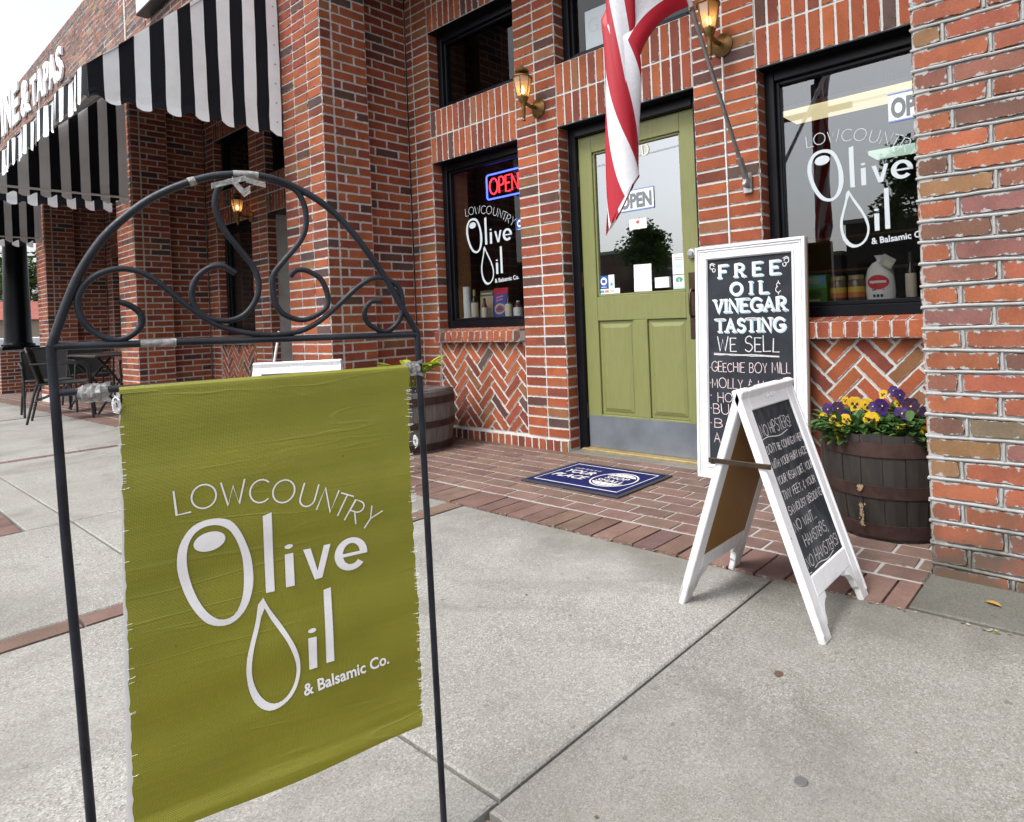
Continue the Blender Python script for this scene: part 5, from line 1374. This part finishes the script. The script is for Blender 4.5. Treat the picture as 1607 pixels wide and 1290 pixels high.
card('paper_notice', 'strip of payment card logos along the bottom left of the door glass', 'sticker', 1.834, 2.00, 1.017, 1.050, DG, d_cards)
card('paper_notice', 'clear holder of business cards on the door glass beside the tall notice', 'card holder', 2.285, 2.385, 1.032, 1.095, DG+.012, lambda m, f, g: lines(m, f, 3, .25, .7, (.45, .45, .5), .15, .6), th=.02)
card('paper_notice', 'blue and white sticker at the right edge of the left window', 'sticker', 1.085, 1.155, 1.515, 1.60, -.126, d_blue, (.02, .07, .3))

# ------------------------------------------------------------------ goods in the windows
def bottle(label, x, y, z, h, r, body, labcol, cap=(.02, .02, .02), group=None, neck=.34):
    root = thing('bottle', label, 'bottle', (x, y, z), group)
    m = MB(); m.lathe([(r*.9, 0), (r, .006), (r, h*(1-neck)-.02), (r*.8, h*(1-neck)+.002), (r*.36, h*(1-neck)+.03), (r*.32, h*.97), (r*.36, h*.975), (r*.36, h)], (x, y, z), 18, body); m.build('body', attr_glossy, root, True)
    m = MB(); m.lathe([(r*1.015, h*.08), (r*1.015, h*(1-neck)*.86)], (x, y, z), 18, labcol, capb=False, capt=False); m.build('label', M_ATTR, root, True)
    m = MB(); m.lathe([(r*.40, h*.80), (r*.40, h*1.005), (r*.3, h*1.01)], (x, y, z), 12, cap); m.build('cap', M_ATTR, root, True)
attr_glossy = attr_mat('bottle_glass', .1, 20, .05)
zl = .889
root = thing('paper_roll_stand', 'white paper roll standing at the left end of the left window display', 'paper roll', (.397, .20, zl)); m = MB(); m.lathe([(.030, .02), (.030, .262)], (.397, .20, zl), 20, (.78, .79, .8)); m.build('roll', M_ATTR, root, True); m = MB(); m.lathe([(.042, 0), (.042, .018), (.025, .02)], (.397, .20, zl), 20, (.72, .73, .74)); m.build('base', M_ATTR, root, True)
bottle('dark wine bottle with gold neck and cream label beside the paper roll', .468, .215, zl, .235, .027, (.02, .015, .012), (.62, .56, .44), (.38, .3, .1))
bottle('small sauce bottle with a white cap before the tan bag in the left window', .612, .195, zl, .160, .023, (.12, .02, .01), (.6, .57, .48), (.02, .02, .02))
bottle('dark bottle with cream label right of the red and blue bag', .862, .22, zl, .19, .028, (.015, .015, .015), (.66, .60, .48))
bottle('squat dark jug with a white label at the right end of the left window', .972, .215, zl, .125, .036, (.10, .03, .02), (.7, .7, .68), (.75, .75, .75), neck=.28)
def bag(label, x, y, z, wd, h, base, top, draw):
    root = thing('food_bag', label, 'food bag', (x, y, z)); m = MB(); nx, nz = 8, 10; V = {}
    for sg in (1, -1):
        for j in range(nz+1):
            for i in range(nx+1):
                u, v = i/nx, j/nz; dp = .030*(1-v*.92)*sin(pi*(.08+.84*u))**.5; V[(sg, i, j)] = Vector((x+(u-.5)*wd*(1-.05*sin(v*pi)), y-sg*dp, z+h*v))
        for j in range(nz):
            for i in range(nx): m.poly([V[(sg, i, j)], V[(sg, i+1, j)], V[(sg, i+1, j+1)], V[(sg, i, j+1)]][::sg], top if j >= nz-2 else base)
    m.build('pouch', M_ATTR, root, True)
    m = MB(); draw(m, lambda a, b_: (x+(a-.5)*wd, y-.030*(1-b_*.92)*sin(pi*(.08+.84*a))**.5-.002, z+h*b_)); m.build('print', M_ATTR, root)
def disc(m, f, cx, cy, rx, ry, col): m.poly([f(cx+rx*cos(t*.4), cy+ry*sin(t*.4)) for t in range(16)][::-1], col)
def d_tan(m, f):
    for y in (.30, .36): m.poly([f(.2, y), f(.8, y), f(.8, y+.03), f(.2, y+.03)], (.12, .1, .08))
    m.poly([f(.1, .87), f(.9, .87), f(.9, .91), f(.1, .91)], (.6, .56, .45))
bag('tan grain bag with a dark top in the left window display', .560, .265, zl, .165, .225, (.42, .34, .22), (.10, .09, .045), d_tan)
def d_rb(m, f):
    disc(m, f, .5, .32, .38, .18, (.55, .42, .3)); disc(m, f, .5, .3, .3, .1, (.3, .08, .06)); m.poly([f(.12, .34), f(.88, .34), f(.88, .42), f(.12, .42)], (.6, .05, .08))
    for y in (.56, .66): m.poly([f(.2, y), f(.7, y+.05), f(.7, y+.1), f(.2, y+.05)], (.65, .2, .3))
bag('blue and red printed snack bag in the left window display', .735, .26, zl, .165, .235, (.04, .07, .34), (.55, .02, .06), d_rb)
# right window
def jar(label, x, y):
    root = thing('jar', label, 'jar', (x, y, zl)); m = MB(); m.lathe([(.036, 0), (.041, .006), (.041, .105), (.035, .118)], (x, y, zl), 20, (.10, .075, .04)); m.build('glass_body', attr_glossy, root, True)
    m = MB(); m.lathe([(.0415, .030), (.0415, .055)], (x, y, zl), 20, (.45, .12, .02), capb=False, capt=False); m.lathe([(.0415, .055), (.0415, .082)], (x, y, zl), 20, (.50, .32, .03), capb=False, capt=False); m.build('label', M_ATTR, root, True)
    m = MB(); m.lathe([(.038, .118), (.038, .137), (.035, .14)], (x, y, zl), 20, (.45, .36, .2)); m.build('lid', M_GOLD, root, True)
jar('gold lidded jar with an orange label next to the green box, left of the two', 3.375, .22); jar('gold lidded jar with an orange label next to the flour sack, right of the two', 3.468, .215)
root = thing('food_box', 'green printed food box at the left of the right window display', 'food box', (3.26, .26, zl)); m = MB(); m.box((3.19, .215, zl), (3.315, .29, zl+.155), (.06, .20, .035), bev=.001); m.build('carton', M_ATTR, root)
m = MB(); f = lambda a, b_: (3.19+.125*a, .2135, zl+.155*b_); m.poly([f(.03, .62), f(.97, .62), f(.97, .97), f(.03, .97)], (.10, .35, .62)); g = lambda a, b_: (3.19+.125*a, .2125, zl+.155*b_); m.poly([g(.0, .52), g(1, .56), g(1, .66), g(0, .60)], (.12, .4, .06)); disc(m, g, .45, .8, .35, .1, (.4, .55, .25)); m.poly([g(.1, .12), g(.7, .12), g(.7, .18), g(.1, .18)], (.5, .6, .3)); disc(m, g, .5, .35, .3, .12, (.03, .10, .02)); m.build('print', M_ATTR, root)
def sack():
    x, y = 3.575, .25; root = thing('flour_sack', 'white cloth sack with a red oval label tied at the top in the right window', 'sack', (x, y, zl))
    m = MB(); prof = [(.05, 0), (.066, .008), (.069, .05), (.067, .12), (.058, .165), (.036, .192), (.012, .205), (.016, .218), (.024, .232)]
    vs = []; n = 24
    for r_, z in prof:
        for k in range(n): a = 2*pi*k/n; q = r_*(1+.04*sin(a*5+z*40)); vs.append((x+q*cos(a)*1.05, y+q*sin(a)*.62, zl+z))
    m.faces(vs, [(i*n+k, i*n+(k+1) % n, (i+1)*n+(k+1) % n, (i+1)*n+k) for i in range(len(prof)-1) for k in range(n)], (.70, .69, .66)); m.build('cloth', M_ATTR, root, True)
    m = MB(); fn = lambda a, b_, e=.001: (x+a, y-.62*sqrt(max(0, .071**2-(a/1.05)**2))-e, zl+b_)
    P = [(.052*cos(t*.2), .098+.036*sin(t*.2)) for t in range(33)]
    for i in range(32): m.poly([fn(0, .098), fn(*P[i]), fn(*P[i+1])], (.55, .02, .03))
    font_text(m, 'MODERN DOUGH'[7:], .012, 0, .096, lambda a, b_: fn(a, b_, .0022), .02, align='c', width=.075, col=(.75, .72, .7)) if False else None
    m.poly([fn(-.04, .094, .002), fn(0, .094, .002), fn(0, .106, .002), fn(-.04, .106, .002)], (.7, .66, .64)); m.poly([fn(0, .094, .002), fn(.04, .094, .002), fn(.04, .106, .002), fn(0, .106, .002)], (.7, .66, .64))
    m.poly([fn(-.03, .058), fn(.03, .058), fn(.03, .063), fn(-.03, .063)], (.03, .03, .03))
    for k in (-1, 0, 1): m.poly([fn(k*.018+.007*cos(t*.6), .032+.008*sin(t*.6)) for t in range(10)], (.03, .03, .03))
    m.build('print', M_ATTR, root)
    t = MB(); c = Vector((x+.055, y-.06, zl+.195)); t.obox(c, Vector((.055, 0, -.035)), Vector((0, .003, 0)), Vector((.028, 0, .044)), (.42, .40, .37)); t.obox(c+Vector((0, -.003, -.01)), Vector((.03, 0, -.018)), Vector((0, .001, 0)), Vector((.014, 0, .02)), (.55, .55, .4)); t.build('tag', M_ATTR, root)
sack()
bottle('dark wine bottle with a cream label in the right window beside the pier', 3.715, .27, zl, .235, .026, (.012, .012, .014), (.62, .52, .40))
# ceiling lights in the shop
def tube_light(label, x0, x1, y, z, col, s):
    root = thing('ceiling_light', label, 'ceiling light', ((x0+x1)/2, y, z)); m = MB(); m.box((x0, y-.15, z), (x1, y+.15, z+.05), bev=.01); m.build('diffuser', emit_mat('fluorescent_'+label[:4], col, s), root)
    m = MB(); m.box((x0-.02, y-.16, z+.045), (x1+.02, y+.16, z+.08)); m.tube([(x0+.2, y, z+.08), (x0+.2, y, 3.55)], .008, 6); m.tube([(x1-.2, y, z+.08), (x1-.2, y, 3.55)], .008, 6); m.build('fixture', M_PAPER, root)
tube_light('warm white fluorescent fixture inside the shop, seen high in the right window', 2.25, 3.75, 2.3, 2.52, (1., .86, .52), .40)
tube_light('cool greenish fluorescent fixture deeper inside the shop', 2.35, 3.9, 4.3, 2.52, (.75, 1., .82), .34)

# ------------------------------------------------------------------ awnings
BL, WH = (.009, .0105, .015), (.84, .87, .89)
def awning(label, xa, xb, group):
    root = thing('awning', label, 'awning', ((xa+xb)/2, -.76, 2.34), group)
    yf, yw, zb, zf, zw = -1.90, -.765, 2.335, 2.565, 3.735; sw = .0832
    def stripe(k): return BL if k % 2 == 0 else WH
    def scal(s): return .040*(.5+.5*cos(2*pi*(s/(2*sw)-.25)))**1.5
    for x, nm in ((xb, 'side_panel'), (xa, 'side_panel')):
        m = MB(); sub = 6; ny = 14*sub; nz = 12
        def P(i, j):
            s = (yw-yf)*i/ny; y = yf+s; zt_ = zf+(zw-zf)*s/(yw-yf); z0 = zb+scal(s); z = z0+(zt_-z0)*j/nz
            bul = .010*sin(y*9+z*3)+.006*sin(z*17+y*21)*(1 if j < 3 else .4); 
            return (x+bul+(.008 if j == 0 else 0), y, z)
        for i in range(ny):
            for j in range(nz): m.poly([P(i, j), P(i+1, j), P(i+1, j+1), P(i, j+1)], stripe(i//sub))
        m.build(nm, M_AWN, root, True)
    n = int((xb-xa)/sw); m = MB(); sub = 6
    for i in range(n*sub):
        s0, s1 = sw*i/sub, sw*(i+1)/sub
        f = lambda s, j: (xb-s, yf-.012*sin(s*11)-.01*(1-j/4)*abs(sin(s*23)), (zb+scal(s))+(zf-zb-scal(s))*j/4)
        for j in range(4): m.poly([f(s1, j), f(s0, j), f(s0, j+1), f(s1, j+1)], stripe(i//sub))
    m.build('valance', M_AWN, root, True)
    m = MB()
    for i in range(n):
        s0, s1 = sw*i, sw*(i+1); 
        for j in range(6):
            q = lambda s, t: (xb-s, yf+(yw-yf)*t, zf+(zw-zf)*t-.03*sin(t*pi))
            m.poly([q(s1, j/6), q(s0, j/6), q(s0, (j+1)/6), q(s1, (j+1)/6)], stripe(i))
    m.build('canopy', M_AWN, root, True)
    m = MB(); zr = zb+.075
    for x in (xa+.03, xb-.03): m.tube([(x, yw, zr), (x, yf+.02, zr), (x, yf+.02, zf-.01), (x, yw, zw-.03)], .012, 8)
    m.tube([(xa+.03, yf+.02, zr), (xb-.03, yf+.02, zr)], .012, 8); m.tube([(xa+.03, yf+.02, zf-.01), (xb-.03, yf+.02, zf-.01)], .012, 8); m.build('frame', M_PAPER, root, True)
    m = MB()
    for k in range(9): m.lathe([(.006, 0), (.006, .003)], (xb+.014, yw-.035, zb+.1+k*.145), 8, axis=(1, 0, 0))
    m.build('rivet', M_STEEL, root)
awning('large black and white striped awning with a scalloped edge beside the near brick pier', -4.27, -.495, 'striped awnings')
awning('striped awning over the second bay, partly hidden by the nearest one', -8.57, -4.9, 'striped awnings')
awning('black and white striped awning farthest along the building by the black column', -12.87, -9.2, 'striped awnings')

# sign letters on the upper wall
def letters():
    root = thing('wall_letters', 'white raised letters reading WINE & TAPAS on the upper brick wall above the awning', 'sign', (-9., -.80, 4.27))
    for ch, x0, x1, h, z in (('W', -12.6, -11.4, .62, 4.47), ('I', -11.30, -11.10, .62, 4.47), ('N', -11.0, -10.42, .62, 4.47), ('E', -10.32, -9.80, .62, 4.46), ('&', -9.62, -8.98, .55, 4.43), ('T', -8.87, -8.46, .44, 4.42), ('A', -8.46, -8.03, .44, 4.42), ('P', -7.98, -7.64, .44, 4.41), ('A', -7.68, -7.25, .44, 4.41), ('S', -7.22, -6.88, .44, 4.40)):
        m = MB(); font_text(m, ch, h, x0, z, lambda a, b_: (a, -.782, b_+.07), .03, width=x1-x0)
        vs = list(m.v); e = {}
        for f in m.f:
            for i in range(len(f)): e[(f[i], f[(i+1) % len(f)])] = 1
        for (p, q) in list(e):
            if (q, p) not in e: m.poly([vs[p], (vs[p][0], -.756, vs[p][2]), (vs[q][0], -.756, vs[q][2]), vs[q]])
        m.build('letter', M_WPAINT, root)
letters()
root = thing('sign_panel', 'white sign panel on the upper brick wall above the awning, its lower edge in view', 'sign', (-3.1, -.80, 4.15)); m = MB(); m.box((-3.40, -.86, 4.16), (-1.2, -.76, 4.9), bev=.01); m.build('panel', M_WPAINT, root); m = MB(); m.box((-3.40, -.865, 4.145), (-1.2, -.755, 4.159)); m.build('trim', M_BLACK, root)

# ------------------------------------------------------------------ patio chairs and table under the awnings
def chair_proto():
    root = thing('patio_chair', 'x', 'chair', (0, 0, 0)); r = .012
    m = MB(); V = []
    for j in range(7):
        for i in range(9):
            u = i/8*2-1; v = j/6; V.append((u*(.20+.025*v), -.22-.085*v+.05*(1-u*u)*-.6+.03, .44+.40*v-.05*abs(u)**3*v))
    m.faces(V, [(j*9+i, j*9+i+1, (j+1)*9+i+1, (j+1)*9+i) for j in range(6) for i in range(8)]); m.faces([(x, y+.006, z) for x, y, z in V], [(j*9+i, (j+1)*9+i, (j+1)*9+i+1, j*9+i+1) for j in range(6) for i in range(8)]); m.build('backrest', M_MESH, root, True)
    m = MB(); E = [V[j*9] for j in range(7)]+[V[6*9+i] for i in range(1, 9)]+[V[j*9+8] for j in range(5, -1, -1)]; m.tube(E, r, 8); m.build('back_frame', M_CHAIR, root, True)
    m = MB(); m.box((-.21, -.22, .425), (.21, .22, .44), bev=.006); m.build('seat', M_MESH, root); m = MB(); m.tube([(-.22, -.22, .43), (-.22, .22, .43), (.22, .22, .43), (.22, -.22, .43), (-.22, -.22, .43)], r, 8); m.build('seat_frame', M_CHAIR, root, True)
    for s in (-1, 1):
        m = MB(); m.tube([(s*.225, -.26, .66), (s*.255, -.05, .66), (s*.255, .17, .645), (s*.245, .22, .60), (s*.235, .23, .43), (s*.24, .26, 0)], r, 8); m.build('arm', M_CHAIR, root, True)
        m = MB(); m.tube([(s*.215, -.20, .46), (s*.22, -.24, .3), (s*.235, -.30, 0)], r, 8); m.build('leg', M_CHAIR, root, True)
        m = MB(); m.tube([(s*.23, -.24, .24), (s*.20, .0, .34), (s*.23, .235, .24)], .008, 6); m.build('stretcher', M_CHAIR, root, True)
    return root
ch0 = chair_proto()
CH = [(-5.22, -1.20, radians(-14), 'dark mesh patio chair with its back to the street nearest the banner pole'), (-6.3, -1.15, radians(-95), 'dark patio chair with curved arms at the left edge of the photo'),
      (-4.98, -.42, radians(96), 'dark patio chair at the right end of the long table by the brick pier'), (-6.0, -.12, radians(180), 'dark patio chair on the wall side of the long table'), (-7.3, -.55, radians(-90), 'dark patio chair at the far end of the long table')]
for i, (x, y, a, lb) in enumerate(CH):
    o = ch0 if i == 0 else copy_tree(ch0); o.location = (x, y, gz(x)); o.rotation_euler = (0, 0, a); tag(o, lb, 'chair', 'dark patio chairs')
def table():
    x, y = -6.05, -.62; z = gz(x); root = thing('patio_table', 'long dark patio table under the striped awning between the brick piers', 'table', (x, y, z))
    m = MB(); m.box((x-.85, y-.30, z+.70), (x+.85, y+.30, z+.725), bev=.006); m.build('tabletop', simple('table_top', (.06, .05, .045, 1), .35, nscale=4, namt=.3), root)
    for s in (-1, 1):
        m = MB(); m.tube([(x+s*.7, y-.26, z), (x+s*.6, y, z+.42), (x+s*.7, y+.24, z+.70)], .014, 8); m.tube([(x+s*.7, y+.26, z), (x+s*.6, y, z+.36), (x+s*.7, y-.24, z+.70)], .014, 8); m.build('leg', M_CHAIR, root, True)
table()
def column():
    x, y = -12.9, -.44; z = gz(x); root = thing('porch_column', 'tapered black round column on a brick pedestal at the far left under the awnings', 'column', (x, y, z))
    m = MB(); Pp = Plane((x+.31, y-.31, z), (0, 1, 0), (0, 0, 1)); running(m, Pp, 0, .62, 0, .84); slab(m, Pp, .002, .618, 0, .84, -.6)
    Pq = Plane((x-.31, y-.31, z), (1, 0, 0), (0, 0, 1)); running(m, Pq, 0, .62, 0, .84); slab(m, Pq, .002, .618, 0, .84, -.6); m.build('pedestal', BM, root)
    m = MB(); m.box((x-.27, y-.27, z+.84), (x+.27, y+.27, z+.91), bev=.01); m.lathe([(.25, .91), (.25, .95), (.215, .97), (.205, 1.03), (.20, 1.6), (.165, 3.6)], (x, y, z), 32); m.build('shaft', M_BLACK, root, True)
column()
root = thing('white_pole', 'thin white pole leaning by the corner of the near brick pier', 'pole', (-.56, -.95, 0)); m = MB(); m.tube([(-.545, -.98, 0), (-.50, -.84, .862)], .009, 10); m.build('pole', M_PAPER, root, True)

# ------------------------------------------------------------------ across the street and at the end of the row
def tree(label, x, y, z0, h, cr, seed, n=5200, trunk=.16, cs=.55, name='street_tree'):
    root = thing(name, label, 'tree', (x, y, z0)); rq = random.Random(seed)
    m = MB(); zc_ = z0+h-cr*.95; m.tube([(x, y, z0), (x+.05, y, z0+(zc_-z0)*.5), (x, y+.05, zc_)], [trunk, trunk*.8, trunk*.5], 10)
    cl = []
    for k in range(16):
        a, e = rq.uniform(0, 2*pi), rq.uniform(-.5, 1.4); q = cr*rq.uniform(.45, .92); c = Vector((x+q*cos(a)*cos(e), y+q*sin(a)*cos(e), zc_+q*.85*sin(e))); cl.append((c, cr*rq.uniform(.26, .46)))
        m.tube([(x, y, zc_-cr*.3), ((x+c.x)/2, (y+c.y)/2, (zc_+c.z)/2-.1), c], [trunk*.35, trunk*.2, trunk*.06], 6)
    m.build('trunk', simple('bark', (.07, .055, .045, 1), .9, nscale=10, namt=.4), root)
    m = MB()
    for k in range(n):
        c, r = rq.choice(cl); v = Vector((rq.gauss(0, 1), rq.gauss(0, 1), rq.gauss(0, .8))); v = v.normalized()*r*rq.random()**.4; p = c+v
        t = Vector((rq.gauss(0, 1), rq.gauss(0, 1), rq.gauss(0, .6))).normalized(); u = t.orthogonal().normalized(); s = cs*rq.uniform(.12, .26); g = rq.uniform(.7, 1.25)
        m.poly([p-t*s, p+u*s*.5, p+t*s, p-u*s*.5], (.045*g, .085*g, .022*g))
    m.build('crown', M_LEAF, root)
tree('leafy tree across the street reflected in the green door glass', -14.2, -22, -.02, 5.5, 1.8, 31)
tree('leafy tree across the street reflected at the right of the big window', -.3, -19, -.02, 6.6, 2.2, 32)
tree('green tree at the far left beyond the black column', -50, 5.5, -.15, 6.6, 3.4, 33, 3500, cs=.9, name='street_tree')
def utility_pole():
    x, y = -2.6, -15.2; root = thing('utility_pole', 'dark utility pole with a cross arm across the street, mirrored in the big window', 'utility pole', (x, y, -.15))
    m = MB(); m.tube([(x, y, -.15), (x, y, 7.5)], [.13, .10], 10); m.build('pole', M_BRONZE, root, True)
    m = MB(); m.box((x-1.1, y-.06, 6.6), (x+1.1, y+.06, 6.75)); m.build('cross_arm', M_BRONZE, root)
    m = MB()
    for z, d in ((6.75, .9), (6.75, -.9)): m.tube([(x+d-30, y, z+.2), (x+d-15, y, z-.3), (x+d, y, z), (x+d+15, y, z-.3), (x+d+30, y, z+.2)], .006, 4)
    m.build('wire', M_BLACK, root)
utility_pole()
def street_building(label, x0, x1, y0, y1, h, pal):
    root = thing('street_building', label, 'building', ((x0+x1)/2, y1, -.02)); m = MB(); m.box((x0, y0, -.1), (x1, y1, h)); m.build('wall', simple('street_wall', pal, .9, nscale=3, namt=.25), root)
    m = MB(); m.box((x0-.1, y0-.1, h), (x1+.1, y1+.1, h+.18)); m.build('cornice', simple('cornice_stone', (.25, .24, .22, 1), .9), root)
    n = max(2, int((x1-x0)/2.2)); wd = (x1-x0)/n
    for k in range(n): m = MB(); m.box((x0+wd*(k+.2), y1-.05, .5), (x0+wd*(k+.8), y1+.03, 2.7)); m.build('window', M_DGLASS if False else M_BLACK, root)
street_building('low brown brick shop across the street left of the tree', -27, -18.2, -33, -25, 4.4, (.09, .06, .045, 1))
street_building('low dark shop across the street, mirrored in the big window', -5.2, 4.5, -33, -25, 4.5, (.06, .05, .045, 1))
street_building('wide low grey building across the street behind the trees', -17.9, -6., -33, -26.5, 3.3, (.10, .09, .08, 1))
def house():
    x0, x1, y0, y1 = -48.5, -44, -1., 12.; root = thing('house', 'beige house with a red roof far away beyond the black column', 'house', (-46, 5, -.15))
    m = MB(); m.box((x0, y0, -.15), (x1, y1, 2.0)); m.build('wall', simple('beige_wall', (.36, .29, .22, 1), .9, nscale=2, namt=.1), root)
    m = MB(); vs = [(x0-.4, y0-.5, 2.0), (x1+.4, y0-.5, 2.0), (x1+.4, y1+.5, 2.0), (x0-.4, y1+.5, 2.0), (-46.2, y0+1, 3.1), (-46.2, y1-1, 3.1)]; m.faces(vs, [(0, 1, 4), (1, 2, 5, 4), (2, 3, 5), (3, 0, 4, 5), (0, 3, 2, 1)]); m.build('roof', simple('red_roof', (.30, .09, .07, 1), .8, nscale=6, namt=.2), root)
    m = MB(); m.box((x1+2, y0-8, -.15), (x1+2.3, y1, 1.0), bev=.05); m.build('car_stand_in', simple('car_white', (.7, .71, .73, 1), .7), root)  # plain white box standing in for a parked white car
house()
